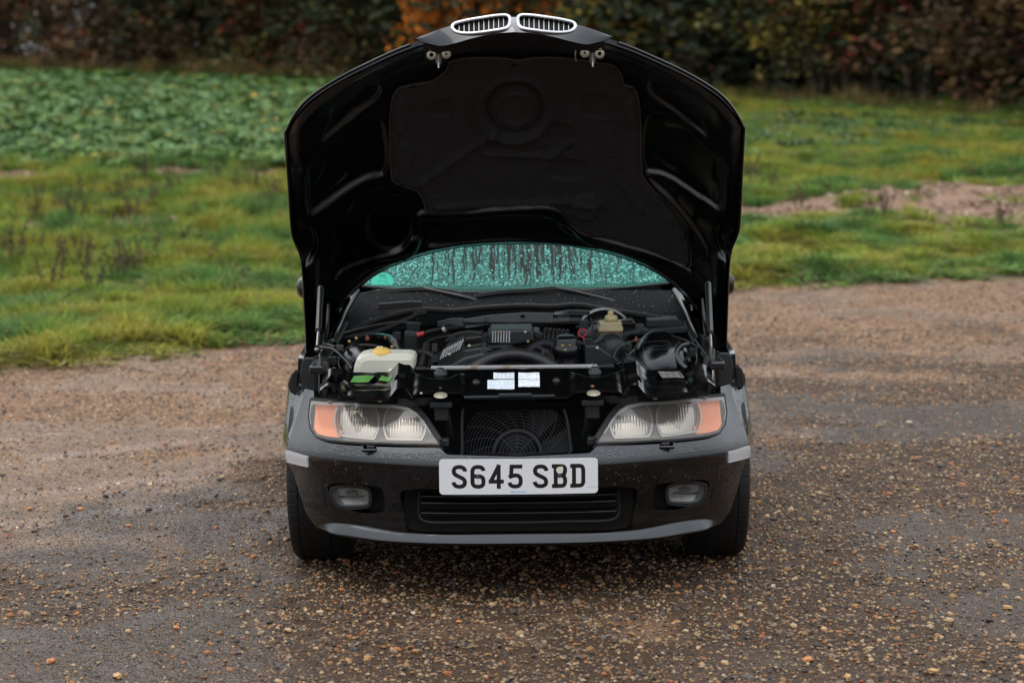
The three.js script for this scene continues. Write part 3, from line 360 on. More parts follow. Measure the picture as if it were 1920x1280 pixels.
// number plate
{
  const W = 1560, H = 348, cv = document.createElement('canvas'); cv.width = W; cv.height = H; const c = cv.getContext('2d'); c.fillStyle = '#e9ebee'; c.fillRect(0, 0, W, H); c.scale(3, 3);
  const G = { S: 'M44.5 22C43 11 35 7 25 7C13.5 7 7 12 7 21.5C7 31 14 34 25 39.5C37 45 43 48 43 58C43 67 36.5 72 25 72C14 72 7 67.5 5.5 57', 6: 'M43.5 20C42 10 35 7 25.5 7C13 7 7 12.5 7 23L7 56C7 67 13 72 25 72C37 72 43 67 43 57L43 52.5C43 42.5 37 37.5 26 37.5L7 37.5', 4: 'M33 0L33 79M35 1L6.5 55.5M0 55.5L50 55.5', 5: 'M48.5 6.5L8 6.5M14 1L11 43M5 43C11 37.5 18.5 35.5 26 35.5C38 35.5 43 42 43 54C43 66.5 37 72 25 72C14 72 8 68 6 59', B: 'M0 7L30 7C40.5 7 43.5 12 43.5 20.5C43.5 30 39 37.5 30 37.5L12 37.5M30 37.5C40.5 38.5 43.5 46 43.5 55.5C43.5 66 40 72 30 72L0 72M12.5 0L12.5 79', D: 'M0 7L28 7C40 7 43 13 43 23L43 56C43 66 40 72 28 72L0 72M12.5 0L12.5 79' };
  c.lineWidth = 13.2; c.strokeStyle = '#0d0c0d'; c.lineJoin = 'miter'; c.lineCap = 'butt';
  for (const [ch, x] of [['S', 41], ['6', 102], ['4', 162], ['5', 224], ['S', 307], ['B', 369], ['D', 429]]) { c.save(); c.translate(x, 18); c.stroke(new Path2D(G[ch])); c.restore(); }
  c.fillStyle = '#e4e2d6'; c.beginPath(); c.moveTo(385, 30); c.lineTo(393, 27); c.lineTo(404, 26); c.lineTo(407, 33); c.lineTo(404, 39); c.lineTo(405, 45); c.lineTo(386, 46); c.lineTo(383, 38); c.fill(); c.fillStyle = '#8f8458'; for (let i = 0; i < 9; i++) c.fillRect(384 + R() * 20, 27 + R() * 18, 1.2, 1);
  c.fillStyle = '#1f9fd6'; c.font = 'bold 8px sans-serif'; c.fillText('MyCarImport', 234, 111); c.font = '4.5px sans-serif'; c.fillText('MyCarImport.com', 484, 98); c.fillStyle = 'rgba(90,80,60,0.35)'; for (let i = 0; i < 60; i++) c.fillRect(R() * 520, R() * 116, 0.4 + R() * 0.8, 0.4 + R() * 0.7);
  const t = new THREE.CanvasTexture(cv); t.colorSpace = THREE.SRGBColorSpace;
  const zP = (x) => 0.712 - 0.14 * x * x, y0 = 0.367, y1 = 0.484, rr = 0.012;
  const k = (x, y) => { const ax = Math.abs(x) - 0.26 + rr, ay = Math.abs(y - (y0 + y1) / 2) - (y1 - y0) / 2 + rr; return rr - (Math.hypot(Math.max(ax, 0), Math.max(ay, 0)) + Math.min(0, Math.max(ax, ay))); };
  const plate = part('number_plate', sheet(-0.261, 0.261, 90, y0 - 0.001, y1 + 0.001, 30, (x, y) => [x, y, zP(x)], k, (u, v, p) => [p[0], p[1], p[2] - 0.005], (x, y) => [(x + 0.26) / 0.52, (y - y0) / (y1 - y0)]), mat([0.86, 0.86, 0.86], 0.3, { map: t, clearcoat: 0.5, clearcoatRoughness: 0.1 }));
  plate.userData.label = 'white plate with black letters S645 SBD';
  part('plate_backing', sheet(-0.255, 0.255, 30, y0 + 0.004, y1 - 0.004, 4, (x, y) => [x, y, zP(x) - 0.006], null, (u, v, p) => [p[0], p[1], p[2] - 0.02]), plasticMatt);
  for (const x of [-0.134, 0.134]) part('screw', lathe([[0, 0.004], [0.004, 0.0035], [0.0065, 0]], 12, place([x, 0.4265, zP(x)], [Math.PI / 2, 0, 0])), mat([0.05, 0.045, 0.045], 0.4, { metalness: 0.6 }), plate);
}

// lower intake: dirty channel, slats and dark cooler behind
{
  const dirt = mat([0.020, 0.017, 0.014], 0.8);
  part('intake_duct', sheet(-0.40, 0.40, 60, 0, 1, 20, (x, v) => { const a = v * Math.PI * 1.0, y = 0.300 - 0.088 * Math.cos(a); return [x * 0.97, y, Math.min(zF(x), 0.67) - 0.05 - 0.12 * Math.sin(a) * 1]; }), dirt);
  for (const [y, th] of [[0.322, 0.010], [0.288, 0.010], [0.345, 0.008]]) part('intake_slat', sheet(-0.325, 0.325, 50, 0, 1, 6, (x, v) => { const a = (v - 0.5) * Math.PI; return [x, y + 0.006 * Math.sin(a) * th * 100, zF(x * 0.9) - 0.075 + 0.012 * Math.cos(a)]; }, null, (u, v, p) => [p[0], p[1], p[2] - 0.03]), glossBlack);
  part('intake_frame', tube([[-0.33, 0.355, 0.60], [-0.335, 0.29, 0.595], [-0.325, 0.262, 0.60], [-0.15, 0.256, 0.625], [0.15, 0.256, 0.625], [0.325, 0.262, 0.60], [0.335, 0.29, 0.595], [0.33, 0.355, 0.60]], 0.007, 60, 6), plastic);
}
// fog lamps
function fluted(n = 40) { const W = 256, d = new Uint8Array(W * 4 * 4); for (let j = 0; j < 4; j++) for (let i = 0; i < W; i++) { const v = Math.round(127 + 120 * Math.sin((i / W) * Math.PI * 2 * n)); const o = (j * W + i) * 4; d[o] = d[o + 1] = d[o + 2] = v; d[o + 3] = 255; } const t = new THREE.DataTexture(d, W, 4); t.magFilter = THREE.LinearFilter; t.wrapS = t.wrapT = THREE.RepeatWrapping; t.needsUpdate = true; return t; }
const fluteBump = fluted(22), fluteGlass = mat([0.95, 0.97, 0.96], 0.07, { transmission: 0.95, ior: 1.5, bumpMap: fluteBump, bumpScale: 0.004 });
for (const s of [-1, 1]) {
  const cx = s * 0.562, P = [[0.636, 0.349], [0.507, 0.361], [0.497, 0.345], [0.501, 0.305], [0.515, 0.296], [0.600, 0.287], [0.622, 0.30]];
  const zl = (x) => lerp(0.555, 0.495, clamp((Math.abs(x) - 0.5) / 0.135));
  const poly = polyDist(smoothPoly(P.map(([x, y]) => [s * x, y]), 4));
  const lamp = part('fog_lamp', sheet(s > 0 ? 0.43 : -0.67, s > 0 ? 0.67 : -0.43, 40, 0.27, 0.385, 20, (x, y) => [x, y, zl(x) - 0.035], null, (u, v, p) => [p[0], p[1], p[2] - 0.03]), plasticMatt);
  part('fog_housing', sheet(s > 0 ? 0.48 : -0.65, s > 0 ? 0.65 : -0.48, 60, 0.275, 0.375, 36, (x, y) => [x, y, zl(x) + 0.004], (x, y) => Math.min(poly(x, y) + 0.004, 0.007 - poly(x, y)), (u, v, p) => [p[0], p[1], p[2] - 0.04]), plastic, lamp);
  part('reflector', sheet(s > 0 ? 0.48 : -0.65, s > 0 ? 0.65 : -0.48, 40, 0.275, 0.375, 24, (x, y) => [x, y, zl(x) - 0.032 + 0.9 * ((x - cx) ** 2 * 2 + (y - 0.325) ** 2 * 4)], (x, y) => poly(x, y)), mat([0.38, 0.38, 0.38], 0.15, { metalness: 0.95 }), lamp);
  part('fog_lens', sheet(s > 0 ? 0.48 : -0.65, s > 0 ? 0.65 : -0.48, 60, 0.275, 0.375, 36, (x, y) => [x, y, zl(x)], (x, y) => poly(x, y), null, (x, y) => [x * 8, y]), fluteGlass, lamp);
  part('bulb_shield', [rbox(0.09, 0.006, 0.01, 0.002, [cx, 0.326, zl(cx) - 0.015]), rbox(0.035, 0.022, 0.01, 0.004, [cx, 0.33, zl(cx) - 0.022])], plastic, lamp);
}

// headlamps
const zH = (x, y) => zF(Math.min(0.8, Math.abs(x))) - 0.052 - 0.95 * (y - 0.515) - 0.02 * ss(0.45, 0.25, Math.abs(x));
for (const s of [-1, 1]) {
  const O = [[388, 747], [391.5, 775], [389, 798], [379, 814], [360, 819.5], [250, 827], [150, 830.5], [163, 810], [177, 787], [190, 771], [206, 761], [232, 756], [320, 751]].map(([dx, y]) => hit(dx, y, zH)).map((p) => [p[0] * s, p[1]]);
  const sm = []; O.forEach((p, i) => { const q = O[(i + 1) % O.length]; for (let k = 0; k < 4; k++) sm.push([lerp(p[0], q[0], k / 4), lerp(p[1], q[1], k / 4)]); });
  const D = polyDist(O), u0 = s > 0 ? 0.24 : -0.75, u1 = s > 0 ? 0.75 : -0.24, at = (o) => (x, y) => [x, y, zH(x, y) + o];
  const lampMat = mat([0.40, 0.43, 0.42], 0.35, { metalness: 0.4 });
  const lamp = part('headlamp', sheet(u0, u1, 90, 0.48, 0.66, 36, (x, y) => [x, y, zH(x, y) - 0.10 + 0.06 * ss(0.02, 0, D(x, y))], (x, y) => D(x, y)), lampMat);
  // two round reflectors with their fluted inner glass
  for (const [dx, yy, rr] of [[303, 785, 0.082], [213, 793, 0.074]]) {
    const c = hit(dx, yy, (x, y) => zH(x, y) - 0.02), cx = s * c[0], cy = c[1], cz = c[2], tilt = -0.55, yaw = s * 0.3;
    const M = place([cx, cy, cz], [Math.PI / 2 + tilt * 0.6, 0, -yaw]);
    const circ = (q) => (x, y) => Math.min(q - Math.hypot(x - cx, y - cy), D(x, y) - 0.004, y - (cy - rr * 0.62));
    const W0 = cx - 0.1, W1 = cx + 0.1;
    part('reflector', sheet(W0, W1, 170, cy - 0.1, cy + 0.1, 50, (x, y) => { const q = (x - cx) ** 2 + (y - cy) ** 2; return [x, y, zH(x, y) - 0.012 - 4.2 * q + 0.0007 * Math.sin(x * 640) * ss(0.006, 0.003, q)]; }, circ(rr - 0.007)), mat([0.36, 0.375, 0.36], 0.2, { metalness: 0.85, clearcoat: 0.5 }), lamp);
    part('bezel', sheet(W0, W1, 60, cy - 0.1, cy + 0.1, 60, (x, y) => [x, y, zH(x, y) - 0.012], (x, y) => Math.min(circ(rr)(x, y), 0.0055 - circ(rr)(x, y)), (u, v, p) => [p[0], p[1], p[2] - 0.03]), mat([0.30, 0.32, 0.31], 0.3, { metalness: 0.6 }), lamp);
  }
  const xi = Math.abs(hit(335, 780, zH)[0]), bx0 = xi, ind = (x, y) => Math.min(0.703 - 0.5 * Math.max(0, y - 0.6) - Math.abs(x), Math.abs(x) - (xi - 0.02 + 0.5 * Math.max(0, y - 0.6)) - 1.2 * (y - 0.575) ** 2 * 4, D(x, y) - 0.006);
  part('indicator', sheet(u0, u1, 90, 0.48, 0.66, 36, (x, y) => [x, y, zH(x, y) - 0.032 + 0.02 * ss(0.03, 0, D(x, y)) + 0.0006 * Math.sin(y * 700)], ind), mat([0.78, 0.20, 0.002], 0.35, { clearcoat: 0.6 }), lamp);
  part('lamp_lens', sheet(u0, u1, 110, 0.48, 0.66, 44, at(0), (x, y) => D(x, y), (u, v, p) => [p[0], p[1], p[2] - 0.02]), mat([0.86, 0.80, 0.75], 0.05, { transmission: 0.93, ior: 1.5 }), lamp);
  part('lamp_gasket', sheet(u0, u1, 200, 0.48, 0.67, 76, at(-0.004), (x, y) => { const d = D(x, y); return Math.min(0.0005 - d, d + (y > 0.53 && Math.abs(x) < 0.4 ? 0.016 : 0.006)); }, (u, v, p) => [p[0], p[1], p[2] - 0.03]), rubber, lamp);
  // white film along the rim of the lens
  part('lens_rim', sheet(u0, u1, 200, 0.48, 0.66, 76, at(0.0015), (x, y) => { const d = D(x, y); return Math.min(d - 0.001, (y > 0.60 ? 0.010 : 0.005) - d, y - 0.545 - 0.1 * ss(0.6, 0.3, Math.abs(x)) * 0); }), mat([0.55, 0.55, 0.53], 0.3, { transmission: 0.65 }), lamp);
  for (const [dx, yy] of [[322, 738], [225, 738]]) { const p = pt(dx, yy, 0.44), x = s * p[0]; part('lamp_bracket', [extr([[-0.032, -0.018], [0.032, -0.018], [0.03, -0.008], [0.022, -0.004], [0.019, 0.026], [0.012, 0.034], [-0.012, 0.034], [-0.019, 0.026], [-0.022, -0.004], [-0.03, -0.008]], 0.022, 0.002, place([x, p[1], 0.43])), lathe([[0, 0.004], [0.007, 0.003], [0.009, 0]], 10, place([x, p[1] + 0.014, 0.453], [Math.PI / 2, 0, 0]))], plasticMatt, lamp); }
  for (const dx of [352, 258]) { const p = hit(dx, 751.5, zH); part('lens_clip', rbox(0.016, 0.006, 0.012, 0.002, [s * p[0], p[1] + 0.004, p[2] + 0.002]), zinc, lamp); }
}

// ---------- raised bonnet: built in its own axes, X across, s forward from the hinge, t outward ----------
const PHI = 44 * Math.PI / 180, HY = 0.88, HZ = -0.72;
const BW = (X, s, t) => [X, HY + s * Math.sin(PHI) + t * Math.cos(PHI), HZ + s * Math.cos(PHI) - t * Math.sin(PHI)];
// sight line -> (X, s) on the plane at height t of the bonnet
function BX(dx, y, t) { const a = dx / FPX, b = -(y - 640) / FPX, sp = Math.sin(PITCH), cp = Math.cos(PITCH), d = [a, -sp + b * cp, -cp - b * sp], n = [Math.cos(PHI), -Math.sin(PHI)], c = [CAM.y - HY, CAM.z - HZ], k = (t - (n[0] * c[0] + n[1] * c[1])) / (n[0] * d[1] + n[1] * d[2]); return [d[0] * k, (c[0] + k * d[1]) * Math.sin(PHI) + (c[1] + k * d[2]) * Math.cos(PHI)]; }
const BXf = (x, y, t) => { const k = 0.0102, X = x - 960, Y = y - 640; return BX(X * Math.cos(k) - Y * Math.sin(k) - 6, 640 + X * Math.sin(k) + Y * Math.cos(k), t); };
const frontS = smoothTable([[0, 1.50], [0.15, 1.492], [0.267, 1.468], [0.33, 1.462], [0.45, 1.405], [0.562, 1.335], [0.697, 1.215], [0.76, 1.135], [0.805, 1.05]]);
const rearS = smoothTable([[0, 0.232], [0.2, 0.220], [0.344, 0.192], [0.46, 0.162], [0.577, 0.115], [0.68, 0.035], [0.76, -0.055], [0.83, -0.075]]);
const sideX = smoothTable([[0, 0.822], [0.12, 0.815], [0.24, 0.808], [0.40, 0.800], [0.47, 0.802], [0.55, 0.822], [0.63, 0.822], [0.8, 0.813], [1, 0.805]]);
const edgeT = smoothTable([[0, -0.20], [0.2, -0.185], [0.42, -0.165], [0.5, -0.15], [0.58, -0.14], [0.8, -0.12], [1, -0.09]]);
const midT = smoothTable([[0, 0.08], [0.3, 0.105], [0.6, 0.095], [0.8, 0.065], [0.92, 0.025], [1, -0.015]]);
function skinT(u, v) { const a = Math.abs(u), g = Math.pow(Math.max(0, 1 - a ** 3), 0.75), e = edgeT(v); return e + (midT(v) - e) * g - 0.055 * ss(0.85, 1, v) * ss(0.1, 0.45, a) * ss(1, 0.6, a); }
const bonXS = (u, v) => { const a = Math.abs(u); return [u * sideX(v), lerp(rearS(a * 0.83), frontS(a * 0.805), v)]; };
const skin = (o) => (u, v) => { const [X, s] = bonXS(u, v); return BW(X, s, skinT(u, v) + o); };
const bonnet = part('bonnet', sheet(-1, 1, 120, 0, 1, 80, skin(0), null, (u, v, p) => { const [X, s] = bonXS(u * 0.99, lerp(0.008, 0.992, v)); return BW(X, s, skinT(u * 0.99, v) - 0.012); }), paint);
bonnet.userData.label = 'raised clamshell bonnet showing its dark underside';
// folded hem that catches the light along the outline
{ const h = []; for (let i = 0; i <= 60; i++) { const u = i / 30 - 1; if (Math.abs(u) > 0.4) h.push([u, 1]); } const L = h.filter((p) => p[0] < 0), Rr = h.filter((p) => p[0] > 0); const line = (a) => a.map(([u, v]) => skin(-0.004)(u, v)); const side = (sg) => Array.from({ length: 30 }, (_, i) => skin(-0.003)(sg, 1 - i / 29)); const rear = Array.from({ length: 50 }, (_, i) => skin(-0.004)(-1 + i / 24.5, 0)); part('bonnet_hem', [tube(line(L), 0.005, 60, 6), tube(line(Rr), 0.005, 60, 6), tube(side(-1), 0.006, 60, 6), tube(side(1), 0.006, 60, 6), tube(rear, 0.005, 90, 6)], paint, bonnet); }
// inner panel with pressed recesses
const feats = [];
const feature = (pts, depth, w, mirror) => { const q = smoothPoly(pts.map(([x, y]) => BXf(x, y, 0.03)), 4); feats.push([polyDist(q), depth, w]); if (mirror) feats.push([polyDist(q.map(([x, y]) => [-x, y])), depth, w]); };
feature([[580, 268], [612, 248], [688, 208], [708, 218], [718, 250], [716, 322], [690, 322], [655, 330], [612, 345], [585, 350], [577, 310]], 0.018, 0.006, true);
feature([[612, 205], [655, 165], [690, 140], [708, 146], [702, 172], [660, 196], [625, 218], [606, 224]], 0.014, 0.006, true);
feature([[686, 408], [692, 386], [728, 364], [748, 368], [764, 392], [766, 440], [740, 458], [706, 446]], 0.013, 0.006, false);
feature([[642, 405], [660, 360], [720, 345], [770, 372], [785, 420], [775, 462], [730, 470], [670, 450]], -0.006, 0.008, false);
feature([[1215, 330], [1245, 345], [1300, 390], [1320, 420], [1300, 440], [1262, 380]], -0.02, 0.01, false);
feature([[800, 462], [826, 432], [860, 424], [960, 420], [1050, 424], [1090, 452], [1120, 468], [960, 458]], 0.018, 0.008, false);
feature([[780, 400], [870, 402], [960, 396], [1045, 398], [1080, 432], [1140, 448], [1290, 466], [1290, 476], [1130, 462], [1062, 446], [1030, 415], [960, 409], [860, 415], [790, 412]], -0.016, 0.006, false);
feature([[630, 470], [700, 462], [750, 458], [770, 440], [786, 445], [770, 474], [700, 482], [640, 492]], -0.014, 0.006, false);
feature([[560, 430], [572, 470], [580, 560], [590, 560], [596, 470], [590, 420]], -0.02, 0.008, true);
feature([[562, 380], [575, 372], [590, 384], [592, 408], [578, 420], [563, 408]], 0.03, 0.008, true);
const innerT = (u, v) => { const [X, s] = bonXS(u, v); let t = skinT(u, v) - 0.014 - 0.028 * ss(1, 0.93, Math.abs(u)) * ss(0, 0.05, v) * ss(1, 0.95, v); for (const [d, dep, w] of feats) { const q = d(X, s); if (q > -w) t += dep * ss(-w, w, q); } t += 0.004 * ss(0.1, 0.5, N2(X * 6, s * 4)) * ss(0.5, 0.75, Math.abs(u)); return t; };
part('inner_panel', sheet(-0.985, 0.985, 260, 0.006, 0.985, 200, (u, v) => { const [X, s] = bonXS(u, v); return BW(X, s, Math.min(skinT(u, v) - 0.004, innerT(u, v))); }), bayPaint, bonnet);
// felt mat with its pressed pattern
{
  const M = [[842, 100], [836, 118], [822, 135], [806, 145], [780, 149], [748, 152], [737, 162], [730, 195], [728, 240], [731, 320], [735, 337], [752, 347], [772, 356], [787, 370], [794, 388], [796, 404], [830, 408], [870, 406], [905, 396], [960, 390], [1035, 393], [1065, 420], [1090, 438], [1150, 446], [1230, 455], [1284, 462], [1290, 430], [1284, 400], [1252, 366], [1222, 345], [1204, 325], [1199, 300], [1198, 230], [1194, 180], [1186, 154], [1166, 146], [1162, 128], [1148, 108], [1120, 102], [1000, 96], [968, 104], [936, 97]].map(([x, y]) => BXf(x, y, 0.03));
  const D = polyDist(smoothPoly(M, 3)), emb = [];
  const seg = (pts, w, h) => { const P = pts.map(([x, y]) => BXf(x, y, 0.03)); emb.push((X, s) => { let d = 1e9; for (let i = 1; i < P.length; i++) { const [ax, ay] = P[i - 1], ex = P[i][0] - ax, ey = P[i][1] - ay, t = clamp(((X - ax) * ex + (s - ay) * ey) / (ex * ex + ey * ey)); d = Math.min(d, Math.hypot(X - ax - ex * t, s - ay - ey * t)); } return h * Math.exp(-(d * d) / (w * w)); }); };
  const pad = (pts, h) => { const d = polyDist(smoothPoly(pts.map(([x, y]) => BXf(x, y, 0.03)), 3)); emb.push((X, s) => h * ss(-0.006, 0.006, d(X, s))); };
  const c = BXf(962, 203, 0.03), ring = (r, w, h) => emb.push((X, s) => h * Math.exp(-((Math.hypot((X - c[0]), (s - c[1]) * 0.72) - r) ** 2) / (w * w)));
  ring(0.128, 0.010, -0.012); ring(0.10, 0.008, 0.007); ring(0.062, 0.007, -0.007);
  pad([[740, 178], [758, 172], [762, 190], [760, 232], [742, 236]], -0.008); pad([[742, 268], [756, 260], [766, 268], [766, 300], [752, 312], [742, 300]], -0.008); pad([[1172, 176], [1184, 172], [1188, 190], [1186, 216], [1172, 216]], -0.008);
  pad([[806, 216], [842, 216], [842, 186], [806, 188]], 0.006); pad([[1090, 172], [1140, 172], [1140, 216], [1092, 214]], 0.006); pad([[1030, 310], [1090, 306], [1090, 336], [1030, 338]], 0.006); pad([[1076, 370], [1112, 368], [1110, 404], [1080, 406]], -0.010); pad([[1020, 236], [1070, 240], [1066, 290], [1030, 280]], 0.005);
  seg([[790, 340], [850, 300], [905, 262], [925, 250]], 0.016, -0.010); seg([[905, 292], [1030, 298], [1070, 270]], 0.014, -0.006); seg([[820, 388], [900, 386], [1040, 380], [1120, 380]], 0.016, -0.008); seg([[1140, 240], [1150, 330], [1200, 380]], 0.014, -0.005);
  const uvOf = (X, s) => { let v = 0.5; const u = clamp(X / 0.812, -0.98, 0.98), a = Math.abs(u), r0 = rearS(a * 0.83), f0 = frontS(a * 0.805); v = clamp((s - r0) / (f0 - r0)); return [u, v]; };
  const matT = (X, s) => { const [u, v] = uvOf(X, s); let t = skinT(u, v) - 0.062; for (const e of emb) t += 1.7 * e(X, s); return t + 0.012 * ss(0.02, 0, D(X, s)) + 0.0025 * N2(X * 9, s * 9) + 0.0008 * N2(X * 60, s * 60); };
  part('insulation_mat', sheet(-0.5, 0.66, 230, 0.28, 1.42, 220, (X, s) => BW(X, s, matT(X, s)), D, (X, s, p) => BW(X, s, matT(X, s) + 0.02)), mat([0.0135, 0.0120, 0.0118], 0.95, { sheen: 0.6, sheenColor: lin(0.06, 0.048, 0.042), sheenRoughness: 0.8, bumpMap: gritBump, bumpScale: 0.006 }), bonnet);
  part('mat_binding', tube(smoothPoly(M, 3).map(([X, s]) => BW(X, s, matT(X, s) - 0.001)), 0.0028, 320, 5, true), mat([0.06, 0.046, 0.037], 0.8), bonnet);
  for (const [x, y] of [[752, 343], [820, 397], [1212, 318], [1275, 408], [1180, 150], [770, 150], [1105, 440], [960, 108]]) { const q = BXf(x, y, 0.03); part('mat_clip', lathe([[0, 0.004], [0.008, 0.003], [0.011, 0]], 12, new THREE.Matrix4().multiplyMatrices(place(BW(q[0], q[1], matT(q[0], q[1]) - 0.003)), place([0, 0, 0], [PHI + Math.PI, 0, 0]))), plastic, bonnet); }
}
// nose with the twin grilles
const noseTop = smoothTable([[0, 32], [30, 31.5], [70, 35], [118, 47], [150, 57], [188, 72]]), noseLow = smoothTable([[0, 60], [40, 63], [75, 70], [112, 80], [136, 84.5], [156, 81], [188, 72.5]]);
const noseAt = (hx, y, o = 0) => { const a = Math.abs(hx), y0 = noseTop(a), y1 = noseLow(a), b = clamp((y - y0) / Math.max(1, y1 - y0), -0.2, 1.2), e = (a / 188) ** 2, t = lerp(0.0 - 0.07 * e, -0.125 + 0.055 * e, b); const q = BX(hx, y, t); return BW(q[0], q[1] + o * 0.92, t + o * 0.38); };
{
  const NK = []; // grille openings, in the nose's own width/height measure
  const K = [[6, 42], [7, 34], [14, 30.5], [60, 35], [104, 43], [115, 47.5], [117, 53.5], [110, 61], [92, 64.5], [70, 64], [38, 60], [14, 55.5], [8, 50]];
  for (const s of [-1, 1]) NK.push(smoothPoly(K.map(([x, y]) => [s * x, y]), 4));
  const dk = NK.map((k) => polyDist(k));
  part('bonnet_nose', sheet(-188, 188, 150, 0, 1, 26, (hx, b) => noseAt(hx, lerp(noseTop(Math.abs(hx)), noseLow(Math.abs(hx)), b), 0.004 * Math.sin(b * Math.PI)), (hx, b) => -Math.max(dk[0](hx, lerp(noseTop(Math.abs(hx)), noseLow(Math.abs(hx)), b)), dk[1](hx, lerp(noseTop(Math.abs(hx)), noseLow(Math.abs(hx)), b))) - 1), paint, bonnet);
  [-1, 1].forEach((s, i) => {
    const k = NK[i], mid = [s * 60, 48], ins = (f) => k.map(([x, y]) => [lerp(x, mid[0], f), lerp(y, mid[1], f)]);
    const pts = ins(0.03).filter((_, j) => j % 2 === 0).map(([x, y]) => noseAt(x, y, 0.004));
    const g = part('kidney_grille', tube(pts, 0.0068, 110, 9, true), mat([0.50, 0.50, 0.52], 0.16, { metalness: 1 }));
    g.userData.label = 'chrome rimmed kidney shaped grille on the bonnet nose';
    const shp = polyDist(k);
    part('grille_well', sheet(s > 0 ? 0 : -120, s > 0 ? 120 : 0, 50, 26, 68, 24, (x, y) => noseAt(x, y, -0.012), (x, y) => shp(x, y) + 1, (x, y) => noseAt(x, y, 0.003)), plasticMatt, g);
    for (let j = 1; j <= 10; j++) { const hx = s * lerp(10, 112, j / 11); let a = null, b = null; for (let y = 26; y < 70; y += 0.25) if (shp(hx, y) > 2.5) { a ??= y; b = y; } if (a !== null && b - a > 4) part('grille_bar', rod(noseAt(hx, a, -0.003), noseAt(hx, b, -0.003), 0.0016, 0.0016, 6), mat([0.5, 0.5, 0.5], 0.3, { metalness: 0.8 }), g); }
  });
}
part('nose_liner', sheet(-170, 170, 60, 0, 1, 8, (hx, v) => { const a = noseAt(hx, noseLow(Math.abs(hx)) - 0.3, -0.004), X = a[0], u = clamp(X / 0.805, -1, 1), b = BW(X, frontS(Math.abs(X)) - 0.09, skinT(u, 0.94) - 0.062); return [lerp(a[0], b[0], v), lerp(a[1], b[1], v), lerp(a[2], b[2], v)]; }), plasticMatt, bonnet);
// catches under the nose
for (const [x, y, s] of [[822, 94, -1], [1104, 92, 1]]) {
  const q = BXf(x, y, -0.075), P = (a, b, c) => BW(q[0] + a, q[1] + b, -0.075 + c);
  const o = place(P(0, 0, 0), [-PHI + 0.2, 0, s * -0.15]);
  const g = part('bonnet_catch', [rbox(0.075, 0.006, 0.026, 0.003).applyMatrix4(o), lathe([[0.007, 0.006], [0.015, 0.006], [0.018, 0], [0.015, -0.006], [0.007, -0.006]], 18, place(P(s * 0.03, -0.01, -0.012), [Math.PI / 2, 0, 0])), lathe([[0.004, 0.006], [0.014, 0.005], [0.017, 0], [0.014, -0.006]], 16, place(P(-s * 0.02, -0.006, -0.012), [Math.PI / 2, 0, 0]))], zinc);
  part('catch_pin', [rod(P(0.006 * s, -0.015, 0.0), P(0.006 * s, -0.03, -0.055), 0.006, 0.004, 8), ...[0, 1, 2, 3, 4].map((i) => new THREE.TorusGeometry(0.011 - i * 0.0006, 0.002, 5, 14).applyMatrix4(place(P(0.006 * s, -0.018 - i * 0.002, -0.006 - i * 0.007), [Math.PI / 2 - PHI, 0, 0])))], steel, g);
  if (s > 0) part('safety_hook', tube([P(-0.05, 0, 0), P(-0.052, -0.01, -0.02), P(-0.05, -0.012, -0.045)], 0.003, 10, 6), steel, g);
}
// gas struts and hinge links
{
  const strut = (a, m, b) => { const g = part('gas_strut', [rod(a, m, 0.0115, 0.0115, 14), rod(m, [m[0], m[1] - 0.006, m[2]], 0.0135, 0.0135, 14)], mat([0.010, 0.012, 0.013], 0.3, { clearcoat: 0.6 })); part('strut_rod', rod(m, b, 0.0052, 0.0052, 10), steel, g); part('ball_joint', [new THREE.SphereGeometry(0.011, 10, 8).translate(...a), new THREE.SphereGeometry(0.010, 10, 8).translate(...b)], steel, g); };
  strut(px(1328, 532, -0.28), px(1332, 622, -0.16), px(1338, 735, 0.02)); strut(px(601, 540, -0.28), px(597, 618, -0.16), px(594, 655, -0.08));
  for (const [s, A, B, C] of [[1, [1318, 560], [1322, 612], [1330, 650]], [-1, [614, 570], [613, 618], [604, 660]]]) part('hinge_arm', [tube([px(...A, -0.5), px(...B, -0.45), px(...C, -0.3)], 0.008, 16, 6), rbox(0.02, 0.06, 0.09, 0.005, px(C[0] + s * -8, C[1] - 6, -0.34))], bayPaint);
}

// ---------- front end: slam panel, radiator, fan ----------
const slamBase = (z) => lerp(0.736, 0.667, (z - 0.36) / 0.19);
const bump = (a, b, x, w = 0.012) => ss(a - w, a + w, x) * ss(b + w, b - w, x);
function slamY(x, z) {
  const a = Math.abs(x); let y = slamBase(z);
  y += 0.02 * bump(0.185, 0.345, a, 0.018) * ss(0.43, 0.475, z + 0.05 * ((a - 0.265) / 0.08) ** 2); // pads over the lamps' inner ends
  y -= 0.006 * bump(0.0, 0.17, a, 0.01) * 0;
  y += 0.018 * bump(0.36, 0.415, a, 0.012); y -= 0.022 * ss(0.41, 0.45, a) * ss(0.50, 0.40, z); y -= 0.012 * bump(0.44, 0.60, a, 0.02) * ss(0.42, 0.5, z); y += 0.016 * bump(0.585, 0.655, a, 0.016);
  y += 0.010 * ss(0.47, 0.5, z) * bump(0.45, 0.57, a, 0.02);
  return y + 0.0015 * N2(x * 14, z * 14);
}
const slamHit = (x, y) => { let lo = 0.28, hi = 0.66, z = 0.45; for (let i = 0; i < 30; i++) { z = (lo + hi) / 2; const p = px(x, y, z); if (p[1] > slamY(p[0], z)) hi = z; else lo = z; } const p = px(x, y, z); return [p[0], z]; };
